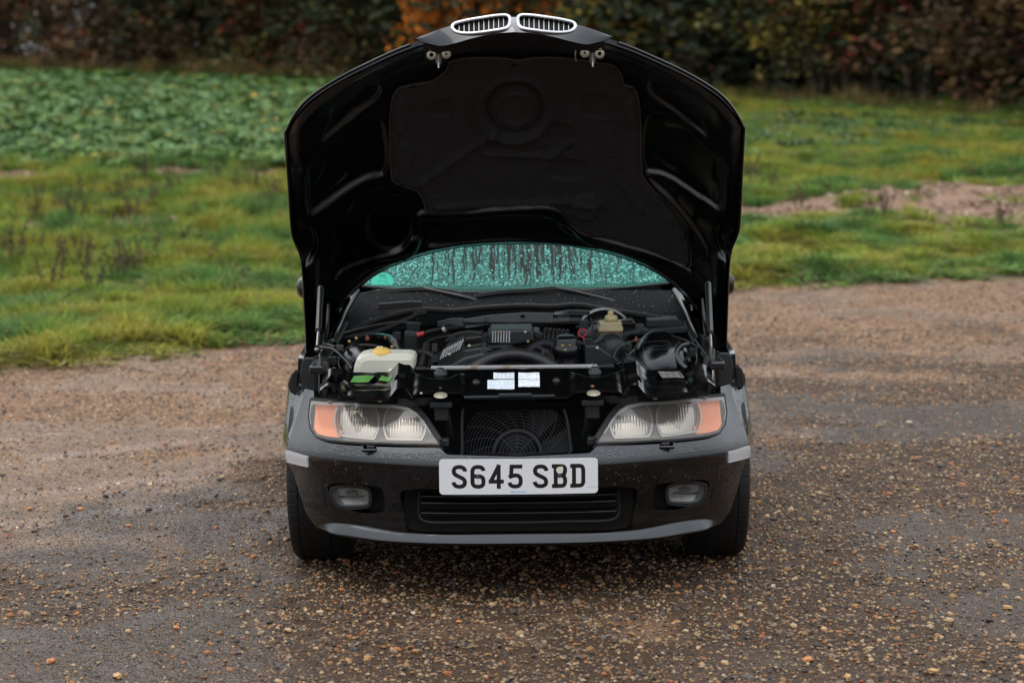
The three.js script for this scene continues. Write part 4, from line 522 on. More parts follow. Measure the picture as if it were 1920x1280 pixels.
{
  const holes = [[628, 712, 16, 6], [700, 713.5, 7, 6.5], [752, 706, 13, 6], [1190, 706, 13, 6.5], [1237, 709, 7, 6], [1290, 704, 15, 6]].map(([x, y, a, b]) => { const c = slamHit(x, y), e = slamHit(x + a, y), f = slamHit(x, y + b); return [c[0], c[1], Math.abs(e[0] - c[0]), Math.max(0.012, Math.abs(f[1] - c[1]))]; });
  const frontZ = (x) => { const a = Math.abs(x); return 0.555 - 0.01 * Math.cos(a * 30) * ss(0.4, 0.45, a) - 0.05 * ss(0.40, 0.66, a) - 0.03 * bump(0.36, 0.42, a, 0.02); };
  const rearZ = (x) => { const a = Math.abs(x); return 0.365 - 0.03 * ss(0.38, 0.43, a); };
  part('slam_panel', sheet(-0.665, 0.665, 260, 0, 1, 70, (x, v) => { const z = lerp(rearZ(x), frontZ(x), v); return [x, slamY(x, z), z]; }, (x, v) => { const z = lerp(rearZ(x), frontZ(x), v); let d = 1; for (const [cx, cz, a, b] of holes) d = Math.min(d, (Math.hypot((x - cx) / a, (z - cz) / b) - 1) * 0.01); return d; }, (x, v, p) => v > 0.97 ? [p[0], p[1] - 0.010, p[2] - 0.004] : [p[0], p[1] - 0.03, p[2]]), bayPaint);
  part('slam_flange', sheet(-0.40, 0.40, 60, 0, 1, 6, (x, v) => [x, slamY(x, 0.555) - 0.018 - 0.028 * v, 0.56 - 0.02 * v]), bayPaint);
  // printed stickers
  const label = (corners, draw, w, h, name) => { const P = corners.map(([x, y]) => slamHit(x, y)); const cv = document.createElement('canvas'); cv.width = w; cv.height = h; const c = cv.getContext('2d'); draw(c, w, h); const t = new THREE.CanvasTexture(cv); t.colorSpace = THREE.SRGBColorSpace; return part(name, sheet(0, 1, 14, 0, 1, 8, (u, v) => { const q = (i) => lerp(lerp(P[3][i], P[2][i], u), lerp(P[0][i], P[1][i], u), v), x = q(0), z = q(1); return [x, slamY(x, z) + 0.0016, z]; }), mat([1, 1, 1], 0.45, { map: t })); };
  const rows = (base, ink, n) => (c, w, h) => { c.fillStyle = base; c.fillRect(0, 0, w, h); c.fillStyle = ink; for (let i = 0; i < n; i++) { const y = (i + 0.5) * h / n; let x = 4; while (x < w - 10) { const l = 3 + R() * 14; if (R() < 0.7) c.fillRect(x, y, Math.min(l, w - 6 - x), h / n * 0.28); x += l + 3; } } };
  const grid = (n, m) => (c, w, h) => { c.fillStyle = '#d9dfe6'; c.fillRect(0, 0, w, h); c.strokeStyle = '#5b6470'; c.lineWidth = 1.4; for (let i = 0; i <= n; i++) { c.beginPath(); c.moveTo(i * w / n, 0); c.lineTo(i * w / n, h); c.stroke(); } for (let i = 0; i <= m; i++) { c.beginPath(); c.moveTo(0, i * h / m); c.lineTo(w, i * h / m); c.stroke(); } c.fillStyle = '#7b848e'; for (let i = 0; i < 40; i++) c.fillRect(R() * w, R() * h, 5, 1.5); };
  label([[925, 699], [964.5, 699], [964.5, 711], [925, 711]], grid(5, 4), 160, 60, 'sticker'); label([[914, 713], [964.5, 712], [964.5, 730], [914, 730]], rows('#cdd6df', '#8a95a0', 7), 200, 80, 'sticker'); label([[972, 699], [1011, 699], [1012, 712], [972, 712]], rows('#dde3e9', '#8e98a2', 6), 160, 60, 'sticker'); label([[972, 712.8], [1012, 712.8], [1012, 726], [972, 726]], rows('#dde3e9', '#8e98a2', 5), 160, 60, 'sticker');
  label([[664, 705], [702, 705], [690, 717], [656, 717]], rows('#447a34', '#2a5a20', 6), 120, 50, 'sticker').userData.label = 'bright green sticker'; label([[716, 704], [737, 704], [730, 714], [709, 714]], rows('#447a34', '#2a5a20', 5), 80, 50, 'sticker').userData.label = 'bright green sticker';
  label([[1233, 697], [1274, 697], [1284, 709], [1242, 709]], (c, w, h) => { c.fillStyle = '#15191b'; c.fillRect(0, 0, w, h); c.strokeStyle = '#8c8a86'; c.lineWidth = 4; c.strokeRect(4, 4, w - 8, h - 8); for (let i = 0; i < 3; i++) for (let j = 0; j < 3; j++) { c.strokeRect(14 + i * 42, 12 + j * 17, 30, 8); } }, 150, 66, 'sticker');
  const fix = (x, y, r, m, n, k = 1) => { const [X, Z] = slamHit(x, y); part(n, lathe([[0, r * 0.7], [r * 0.55, r * 0.65], [r * 0.6, r * 0.3], [r, r * 0.25], [r * 1.05, 0]], 16, place([X, slamY(X, Z), Z], [0.3, 0, 0], [1, k, 1])), m); };
  fix(893, 716, 0.013, plastic, 'rubber_stop'); fix(1043, 713, 0.013, plastic, 'rubber_stop'); fix(826, 727, 0.006, plastic, 'bolt'); fix(1111, 724, 0.006, rust, 'bolt'); fix(826, 741, 0.022, zinc, 'latch_plate', 0.3); fix(1113, 737, 0.022, zinc, 'latch_plate', 0.3); fix(826, 700, 0.022, plasticGrey, 'rubber_mount', 1.3); fix(1115, 698, 0.022, plasticGrey, 'rubber_mount', 1.3);
  fix(1190, 720, 0.006, plastic, 'bolt'); fix(790, 737, 0.005, steel, 'bolt');
  // catch housings hanging under the panel
  for (const [x, y, s] of [[828, 752, -1], [1110, 748, 1]]) { const p = px(x, y, 0.5); part('latch_housing', [rbox(0.075, 0.022, 0.06, 0.006, [p[0], p[1] - 0.006, 0.52]), rbox(0.05, 0.05, 0.045, 0.006, [p[0], p[1] - 0.04, 0.50])], plasticGrey); }
  part('slam_badge_lip', [rbox(0.11, 0.014, 0.012, 0.005, px(966, 741, 0.575)), tube([px(870, 745, 0.57), px(930, 744, 0.572), px(1040, 742, 0.57)], 0.005, 20, 6)], plasticGrey);
  // radiator top with clips
  const A = px(808, 691, 0.325), B = px(1120, 691, 0.325), w = B[0] - A[0], cx = (A[0] + B[0]) / 2, cy = (A[1] + B[1]) / 2;
  const rad = part('radiator', [rbox(w, 0.020, 0.03, 0.003, [cx, cy + 0.002, 0.325]), rbox(w, 0.30, 0.02, 0.002, [cx, cy - 0.165, 0.318])], alu);
  part('fin_strip', Array.from({ length: 110 }, (_, i) => new THREE.BoxGeometry(0.0018, 0.007, 0.004).translate(A[0] + 0.01 + i * (w - 0.02) / 109, cy - 0.0115, 0.3415)), alu, rad);
  for (const x of [889, 950]) { const p = px(x, 692, 0.345); const c = part('radiator_clip', rbox(0.026, 0.022, 0.008, 0.002, [p[0], p[1], 0.343]), zinc, rad); part('clip_bolt', lathe([[0, 0.006], [0.007, 0.005], [0.0085, 0]], 10, place([p[0], p[1] + 0.002, 0.347], [Math.PI / 2, 0, 0])), rust, rad); }
  for (const [x, y] of [[826, 695], [1114, 691]]) part('mount_washer', lathe([[0.004, 0.01], [0.006, 0.012], [0.006, 0.004], [0.019, 0.003], [0.020, 0]], 14, place(px(x, y, 0.35))), zinc, rad);
  for (const [x, y, ww] of [[789, 697, 0.034], [1141, 692, 0.036]]) { const p = px(x, y, 0.33); part('radiator_end', [rbox(ww, 0.036, 0.04, 0.004, [p[0], p[1] - 0.002, 0.33]), rod([p[0], p[1] + 0.008, 0.33], [p[0] + (x < 960 ? 0.06 : -0.06), p[1] + 0.008, 0.33], 0.007)], plastic, rad); }
  // auxiliary fan behind a wire guard
  const fc = px(970, 851, 0.415), g = [], C = (r, a) => [fc[0] + Math.cos(a) * r, fc[1] + Math.sin(a) * r, 0.415 - 0.02 * (r / 0.2) ** 2];
  for (let i = 0; i < 5; i++) g.push(new THREE.TorusGeometry(0.012 + i * 0.0125, 0.0016, 5, 60).translate(fc[0], fc[1], 0.415));
  for (let i = 0; i < 11; i++) g.push(new THREE.TorusGeometry(0.088 + i * 0.0104, 0.0014, 5, 90).translate(fc[0], fc[1], 0.413 - 0.0018 * i));
  for (let i = 0; i < 20; i++) { const a = i * Math.PI / 10; g.push(tube([0.085, 0.12, 0.16, 0.198].map((r) => C(r, a + 4.2 * (r - 0.085))), 0.0014, 14, 4)); } for (let i = 0; i < 8; i++) g.push(rod(C(0.012, i * Math.PI / 4), C(0.078, i * Math.PI / 4), 0.0016));
  const fan = part('cooling_fan', lathe([[0, 0], [0.07, -0.004], [0.078, -0.02]], 30, place([fc[0], fc[1], 0.395], [Math.PI / 2, 0, 0])), plastic);
  part('fan_guard', g, mat([0.055, 0.058, 0.062], 0.45), fan); part('hub_ring', new THREE.TorusGeometry(0.0805, 0.0055, 8, 60).scale(1, 1, 0.6).translate(fc[0], fc[1], 0.416), mat([0.05, 0.05, 0.053], 0.5), fan);
  for (let i = 0; i < 7; i++) { const a = i * Math.PI * 2 / 7; part('fan_blade', sheet(0.07, 0.19, 10, 0, 1, 8, (r, v) => { const q = a + (v - 0.5) * 0.62 + 1.2 * (r - 0.07); return [fc[0] + Math.cos(q) * r, fc[1] + Math.sin(q) * r, 0.382 - 0.03 * (v - 0.5)]; }), plastic, fan); }
  part('fan_frame', tube([px(866, 850, 0.435), px(866, 785, 0.43), px(868, 768, 0.425), px(880, 762, 0.425), px(965, 761, 0.425), px(1042, 761, 0.425), px(1056, 766, 0.425), px(1063, 785, 0.43), px(1072, 850, 0.435)], 0.0065, 90, 8), mat([0.045, 0.048, 0.052], 0.4), fan);
  part('condenser', rbox(0.62, 0.42, 0.02, 0.004, [0, 0.46, 0.355]), plasticMatt);
  // dark front carrier, uprights either side of the fan
  for (const s of [-1, 1]) { part('lamp_carrier', [sheet(0, 1, 8, 0, 1, 12, (u, v) => [s * lerp(0.235, 0.265, u) - s * 0.02 * (1 - v), lerp(0.505, 0.655, v), 0.50 + 0.03 * Math.sin(v * 3) - 0.05 * u], null, (u, v, p) => [p[0], p[1], p[2] - 0.05]), rbox(0.035, 0.03, 0.05, 0.008, [s * 0.248, 0.512, 0.535])], plasticGrey); part('lamp_backing', rbox(0.40, 0.16, 0.02, 0.004, [s * 0.48, 0.565, 0.10]), plasticMatt); part('carrier_panel', rbox(0.12, 0.16, 0.02, 0.004, [s * 0.29, 0.58, 0.40]), plasticMatt); }
  part('bumper_beam', sheet(-0.62, 0.62, 30, 0, 1, 4, (x, v) => [x, 0.475 - 0.03 * v, zF(x) - 0.10], null, (u, v, p) => [p[0], p[1], p[2] - 0.06]), plasticMatt);
}
// ---------- engine bay ----------
const prism = (pts, z, depth, bevel = 0.004) => { const P = pts.map(([x, y]) => px(x, y, z)); return extr(P, depth, bevel, place([0, 0, z - depth])); };
part('bay_floor', rbox(1.36, 0.02, 1.05, 0.004, [0, 0.32, -0.2]), plasticMatt);
part('firewall', rbox(1.44, 0.46, 0.03, 0.004, [0, 0.56, -0.66]), plasticMatt);
for (const s of [-1, 1]) {
  const dome = (cx) => sheet(-0.62, 0.12, 60, 0, 1, 30, (z, v) => { const tower = Math.exp(-((z + 0.0) ** 2) / 0.045), a = v * Math.PI / 2, w = 0.08 + 0.10 * tower, h = 0.30 + 0.10 * tower - 0.03 * ss(0.1, 0.36, z), x = 0.70 - w * Math.pow(Math.sin(a), 0.7), y = 0.34 + h * Math.pow(Math.cos(a), 0.55); return [s * x, y, z]; });
  part('inner_wing', dome(), bayPaint);
  part('wing_rail', [rbox(0.05, 0.03, 0.95, 0.008, [s * 0.69, 0.735, -0.12]), rbox(0.012, 0.12, 0.24, 0.004, [s * 0.668, 0.68, 0.12])], bayPaint);
  part('wheel_housing', sheet(0, Math.PI, 24, 0, 1, 6, (a, v) => [s * lerp(0.52, 0.74, v), 0.305 + 0.33 * Math.sin(a), 0.325 * Math.cos(a)]), plasticMatt);
}
// wing-edge plates seen beside the headlamps
for (const s of [-1, 1]) {
  const X = (x) => s < 0 ? x : 1938 - x + (x - 969) * 0, yo = s < 0 ? 0 : -9;
  const Q = (pts) => pts.map(([x, y]) => [X(x), y + yo]);
  part('wing_edge_plate', prism(Q([[566, 676], [571, 671], [597, 671], [600, 742], [556, 741], [560, 735], [566, 730], [562, 700]]), 0.12, 0.02), plasticGrey);
  part('wing_liner', [prism(Q([[541, 728], [546, 702], [553, 694], [559, 698], [557, 722], [563, 736], [545, 738]]), 0.08, 0.03), prism(Q([[540, 731], [539, 720], [546, 700], [550, 698], [545, 728]]), 0.03, 0.02)], plastic);
  part('edge_strip', prism(Q([[588, 668], [598, 668], [598, 738], [589, 738]]), 0.15, 0.012, 0.002), plasticMatt);
  part('seal_lip', rod(px(X(599), 662 + yo, 0.16), px(X(598), 738 + yo, 0.16), 0.0022), steel);
}
// black domes over the suspension, sticker outline pressed in the right one
const blob = (c, r, tilt, seed, k = 0.05) => { const g = new THREE.SphereGeometry(1, 48, 32), p = g.attributes.position; for (let i = 0; i < p.count; i++) { const x = p.getX(i), y = p.getY(i), z = p.getZ(i), f = 1 + k * N3(x * 1.2 + seed, y * 1.2, z * 1.2); p.setXYZ(i, Math.sign(x) * Math.abs(x) ** 0.85 * r[0] * f, Math.sign(y) * Math.abs(y) ** 0.85 * r[1] * f, Math.sign(z) * Math.abs(z) ** 0.9 * r[2] * f); } g.rotateX(tilt[0]); g.rotateZ(tilt[1]); g.translate(...c); g.computeVertexNormals(); return g; };
part('strut_tower', blob(px(702, 684, -0.05), [0.115, 0.105, 0.15], [0.25, 0], 3), bayPaint);
const rt = part('strut_tower', blob(px(1236, 690, 0.0), [0.108, 0.125, 0.15], [0.3, -0.08], 8), bayPaint);
{ const e = []; const q = (x, y) => { const p = px(x, y, 0.118); return p; }; e.push(tube([q(1207, 644), q(1254, 641), q(1256, 650), q(1207, 655), q(1205, 650)], 0.0013, 40, 4, true), tube([q(1212, 650), q(1225, 648), q(1240, 649), q(1252, 646)], 0.001, 20, 4)); part('pressed_outline', e, plasticGrey, rt); }
for (const [x, y] of [[689, 631], [710, 634], [722, 632], [738, 641], [1193, 633], [1220, 627], [1241, 622]]) part('tower_stud', [rod(px(x, y + 8, -0.03), px(x, y - 2, -0.03), 0.0045, 0.004, 8), rod(px(x, y + 6, -0.03), px(x, y + 2, -0.03), 0.009, 0.009, 6)], rust);
// washer bottle
{
  const b = part('washer_bottle', [prism([[660, 706], [662, 690], [667, 675], [676, 668], [690, 665], [766, 666], [775, 669], [778, 676], [777, 690], [770, 706], [700, 720]], 0.30, 0.16, 0.022)], mat([0.66, 0.66, 0.56], 0.4, { transmission: 0.25 }));
  const c = px(716, 667, 0.24); part('filler_cap', lathe([[0, 0.010], [0.026, 0.009], [0.031, 0.004], [0.031, 0], [0.034, -0.004], [0.034, -0.010], [0, -0.012]], 28, place([c[0], c[1] + 0.014, c[2]], [0.2, 0, -0.1])), mat([0.62, 0.40, 0.10], 0.45), b); part('cap_tab', rbox(0.022, 0.010, 0.012, 0.003, [c[0] - 0.008, c[1] + 0.027, c[2] - 0.01]), mat([0.62, 0.48, 0.22], 0.45), b);
  part('level_plug', rod(px(750, 703, 0.33), px(750, 694, 0.33), 0.010, 0.010, 14), plastic, b); part('moulded_step', rbox(0.09, 0.03, 0.03, 0.01, px(752, 697, 0.30), [0, 0, 0.1]), mat([0.70, 0.68, 0.54], 0.4, { transmission: 0.25 }), b);
}
// brake fluid reservoir on its servo
{
  const s = part('brake_servo', lathe([[0, 0.06], [0.05, 0.058], [0.10, 0.04], [0.12, 0.01], [0.12, -0.05], [0.08, -0.07]], 36, place(px(1132, 634, -0.52), [Math.PI / 2 - 0.1, 0, 0])), glossBlack);
  const cream = mat([0.50, 0.42, 0.25], 0.45, { transmission: 0.15 }), r = part('brake_reservoir', [prism([[1125, 605], [1166, 604], [1168, 617], [1123, 618]], -0.34, 0.09, 0.006), prism([[1122, 616], [1169, 615], [1168, 622], [1123, 623]], -0.33, 0.11, 0.004)], cream);
  part('fluid_bowl', prism([[1125, 622], [1168, 621], [1167, 633], [1127, 634]], -0.34, 0.09, 0.005), mat([0.30, 0.15, 0.055], 0.35, { clearcoat: 0.4 }), r);
  const c = px(1146, 602, -0.385); part('reservoir_cap', [lathe([[0, 0.024], [0.018, 0.023], [0.024, 0.018], [0.026, 0], [0, -0.004]], 24, place(c)), lathe([[0, 0.018], [0.010, 0.017], [0.012, 0], [0, 0]], 16, place([c[0] - 0.002, c[1] + 0.022, c[2]]))], mat([0.55, 0.45, 0.24], 0.5), r);
}
part('cone_cover', lathe([[0, 0.075], [0.03, 0.07], [0.055, 0.045], [0.07, 0.01], [0.074, -0.05]], 36, place(px(1143, 660, -0.12), [0.7, 0, -0.15])), plasticGrey);
part('fuse_box', [prism([[1158, 600], [1186, 598], [1192, 606], [1194, 622], [1160, 622]], -0.45, 0.08), rbox(0.05, 0.006, 0.02, 0.002, px(1178, 606, -0.43))], glossBlack);
part('ecu_box_lid', [prism([[1214, 600], [1272, 598], [1288, 612], [1212, 614]], -0.45, 0.12), prism([[1170, 622], [1286, 612], [1292, 617], [1288, 624], [1172, 630]], -0.40, 0.10)], plasticGrey);
part('air_filter_box', [prism([[1096, 647], [1118, 647], [1160, 674], [1175, 690], [1098, 690]], 0.06, 0.16, 0.008), prism([[1176, 668], [1206, 682], [1218, 696], [1180, 696], [1168, 684]], 0.22, 0.12, 0.006)], plasticGrey);
part('junction_box', [prism([[757, 625], [783, 627], [782, 664], [756, 660]], -0.1, 0.10, 0.006)], plastic);
part('battery_terminal', [rod(px(782, 628, -0.08), px(795, 624, -0.08), 0.010, 0.008, 10)], mat([0.42, 0.03, 0.03], 0.5));
part('cable_conduit', [tube([px(795, 624, -0.09), px(815, 619, -0.1), px(838, 616, -0.12), px(870, 612, -0.2)], 0.0085, 30, 8), tube([px(788, 690, 0.1), px(795, 665, 0.05), px(800, 645, 0.0)], 0.013, 20, 8)], rubber); part('conduit_clip', rod(px(830, 619, -0.09), px(835, 616, -0.09), 0.012, 0.012, 10), zinc);
// engine: covers with bright ribs, hoses, oil cap
{
  const eng = part('engine_block', [prism([[800, 690], [830, 672], [880, 640], [1000, 640], [1090, 655], [1090, 692]], -0.12, 0.30, 0.01)], plasticMatt);
  const cov = part('engine_cover', [prism([[912, 646], [914, 628], [921, 619], [997, 618], [1001, 626], [1002, 640], [960, 648]], -0.10, 0.20, 0.007), prism([[1001, 621], [1011, 621], [1018, 634], [1016, 643], [1002, 643]], -0.14, 0.14, 0.004)], mat([0.014, 0.020, 0.021], 0.35));
  for (let i = 0; i < 7; i++) part('cover_rib', rod(px(923.5 + i * 5.2, 642, -0.096), px(924 + i * 5.2, 620, -0.104), 0.0034, 0.0034, 6), silverPaint, cov);
  const inl = part('intake_cover', [prism([[818, 684], [826, 668], [838, 652], [858, 640], [870, 636], [872, 655], [905, 650], [925, 656], [900, 672], [880, 690], [820, 690]], 0.02, 0.14, 0.009), prism([[838, 690], [872, 668], [905, 660], [920, 668], [915, 690]], 0.10, 0.10, 0.012)], mat([0.016, 0.019, 0.021], 0.42));
  for (let i = 0; i < 8; i++) part('cover_rib', rod(px(825 + i * 5.0, 674 - i * 2.6, 0.032), px(834 + i * 5.0, 654 - i * 2.6, 0.024), 0.0032, 0.0032, 6), silverPaint, inl);
  part('cover_plaque', prism([[838, 655], [854, 647], [855, 652], [839, 660]], 0.036, 0.006, 0.001), silverPaint, inl);
  part('coil_cover', [prism([[868, 638], [872, 633], [900, 629], [905, 632], [904, 639], [872, 645]], -0.02, 0.07, 0.006), prism([[868, 650], [904, 643], [906, 652], [872, 658]], 0.0, 0.07, 0.005)], glossBlack);
  part('water_hose', [tube([px(912, 653, -0.02), px(935, 651, -0.02), px(956, 651, -0.02), px(962, 656, 0.0), px(965, 664, 0.03)], 0.011, 30, 8), tube([px(985, 668, 0.0), px(1000, 652, -0.02), px(1020, 644, -0.03), px(1038, 648, -0.02), px(1045, 660, 0.0)], 0.017, 34, 10)], rubber);
  part('hose_clamp', [new THREE.TorusGeometry(0.017, 0.0028, 6, 24).applyMatrix4(place(px(954, 664, 0.05), [0.4, 0.2, 0])), rod(px(922, 660, 0.04), px(930, 664, 0.04), 0.006)], steel);
  const rib = []; for (let i = 0; i < 6; i++) rib.push(new THREE.TorusGeometry(0.045, 0.007, 8, 28).applyMatrix4(place(px(1024 + i * 8, 640 + i * 0.6, -0.2), [0, Math.PI / 2 - 0.2, 0]))); part('intake_hose', rib, rubber);
  const oil = part('oil_filter_housing', lathe([[0, 0.085], [0.030, 0.084], [0.038, 0.075], [0.040, 0.055], [0.047, 0.05], [0.050, 0.035], [0.050, 0.02], [0.044, 0.012], [0.052, 0.0], [0.053, -0.02], [0.05, -0.09]], 36, place(px(1062, 672, 0.02), [0.15, 0, 0])), glossBlack); part('warning_strip', rod(px(1052, 647.5, 0.065), px(1070, 646.5, 0.065), 0.0022), mat([0.62, 0.38, 0.04], 0.5), oil);
  part('fan_cowl', new THREE.TorusGeometry(0.165, 0.032, 12, 60).scale(1, 0.72, 1).applyMatrix4(place(px(963, 728, 0.2), [-0.25, 0, 0])), mat([0.013, 0.013, 0.014], 0.5));
  const st = part('dipstick', tube([px(1096, 638, -0.15), px(1093, 632, -0.15)], 0.003, 6, 6), mat([0.45, 0.02, 0.04], 0.4)); part('pull_ring', new THREE.TorusGeometry(0.0145, 0.0024, 8, 28).translate(...px(1092, 624, -0.15)), mat([0.45, 0.02, 0.04], 0.4), st);
  part('dipstick_bracket', prism([[1087, 600], [1104, 600], [1103, 618], [1086, 618]], -0.25, 0.02), plasticGrey);
  for (const [pts, r] of [[[[1108, 596, -0.3], [1112, 612, -0.25], [1106, 632, -0.2]], 0.003], [[[1290, 645, 0.05], [1275, 650, 0.08], [1268, 664, 0.1], [1275, 680, 0.12], [1290, 694, 0.14]], 0.011], [[[1296, 650, 0.05], [1306, 665, 0.08], [1304, 690, 0.12]], 0.0025], [[[1168, 676, 0.15], [1178, 666, 0.12], [1190, 655, 0.1]], 0.004], [[[1155, 684, 0.2], [1172, 676, 0.17], [1170, 664, 0.14]], 0.008], [[[1178, 640, -0.05], [1172, 648, -0.02], [1180, 656, 0.0], [1184, 642, -0.02]], 0.0035], [[[600, 651, 0.0], [625, 655, 0.06], [650, 678, 0.12], [660, 692, 0.16]], 0.006], [[[590, 650, 0.0], [612, 646, -0.02], [628, 650, 0.02]], 0.005], [[[636, 668, 0.2], [634, 680, 0.2], [640, 695, 0.22]], 0.002], [[[1180, 628, -0.2], [1150, 628, -0.22], [1200, 622, -0.25]], 0.003]]) part('cable', tube(pts.map(([x, y, z]) => px(x, y, z)), r, 24, 6), r > 0.004 ? glossBlack : mat([0.03, 0.03, 0.032], 0.5));
  for (const [x, y, z] of [[611, 697, 0.28], [1325, 688, 0.28]]) part('bonnet_buffer', lathe([[0, 0.035], [0.010, 0.034], [0.012, 0.012], [0.022, 0.01], [0.024, -0.006], [0, -0.01]], 20, place(px(x, y, z))), rubber);
}
{ // looms, pipes and connectors
  const r = rng(303), dust = mat([0.035, 0.034, 0.033], 0.75), green = mat([0.03, 0.05, 0.03], 0.6), brass = mat([0.30, 0.20, 0.08], 0.5, { metalness: 0.6 });
  const run = (pts, rad, m, n = 'hose') => part(n, tube(pts.map(([x, y, z]) => px(x, y, z)), rad, 30, 7), m);
  run([[640, 660, 0.02], [660, 650, -0.02], [700, 648, 0.08], [745, 660, 0.1], [770, 676, 0.14]], 0.006, rubber); run([[762, 668, 0.1], [790, 660, 0.05], [812, 668, 0.08], [816, 684, 0.16]], 0.012, rubber); run([[800, 640, -0.2], [830, 632, -0.22], [870, 628, -0.24], [905, 622, -0.26]], 0.008, rubber); run([[905, 626, -0.05], [880, 622, -0.1], [850, 628, -0.12], [836, 640, -0.1]], 0.005, dust, 'cable'); run([[1008, 650, 0.05], [1030, 664, 0.08], [1036, 680, 0.14]], 0.010, rubber); run([[1080, 640, -0.05], [1104, 646, 0.0], [1118, 640, 0.0], [1130, 632, -0.1]], 0.006, dust, 'cable'); run([[1165, 690, 0.2], [1185, 700, 0.24], [1215, 702, 0.26]], 0.007, rubber); run([[1200, 636, -0.05], [1180, 642, 0.0], [1160, 652, 0.02], [1150, 672, 0.1]], 0.004, dust, 'cable'); run([[1240, 622, -0.1], [1262, 630, 0.0], [1290, 640, 0.05], [1310, 652, 0.05]], 0.005, rubber, 'cable'); run([[625, 690, 0.2], [640, 702, 0.25], [655, 700, 0.27]], 0.006, dust, 'cable'); run([[640, 625, -0.3], [690, 612, -0.33], [740, 604, -0.36], [790, 606, -0.36]], 0.004, dust, 'cable'); run([[1120, 606, -0.36], [1100, 606, -0.36], [1080, 614, -0.34]], 0.005, rubber, 'cable'); run([[930, 664, 0.1], [950, 658, 0.1], [975, 660, 0.1], [990, 672, 0.14]], 0.006, dust, 'cable');
  for (const [x, y, z, w, h, m] of [[848, 634, -0.1, 0.03, 0.02, plastic], [905, 656, 0.06, 0.022, 0.018, dust], [945, 656, 0.02, 0.025, 0.016, plastic], [1022, 660, 0.06, 0.026, 0.02, dust], [1105, 640, 0.02, 0.03, 0.022, plastic], [1180, 652, 0.05, 0.02, 0.03, plastic], [1300, 660, 0.06, 0.03, 0.03, plastic], [620, 676, 0.1, 0.04, 0.03, plastic], [636, 652, 0.0, 0.03, 0.02, dust], [744, 630, -0.12, 0.03, 0.03, plastic], [775, 612, -0.3, 0.05, 0.03, plastic], [1200, 612, -0.4, 0.03, 0.02, dust], [1128, 690, 0.24, 0.03, 0.014, plastic], [815, 652, -0.12, 0.02, 0.03, dust], [1010, 630, -0.15, 0.03, 0.02, plastic]]) part('connector', rbox(w, h, 0.03, 0.003, px(x, y, z)), m);
  for (const [x, y, z] of [[655, 640, 0.03], [668, 634, 0.03], [880, 648, 0.06], [935, 622, -0.09], [985, 622, -0.09], [990, 640, -0.09], [842, 664, 0.05], [1120, 652, 0.07], [1110, 684, 0.07], [1190, 686, 0.23], [1205, 692, 0.23], [1060, 655, 0.07], [735, 650, 0.08]]) part('bolt', lathe([[0, 0.004], [0.005, 0.0035], [0.006, 0]], 8, place(px(x, y, z), [Math.PI / 2 - 0.5, 0, 0])), r() < 0.5 ? zinc : brass);
}
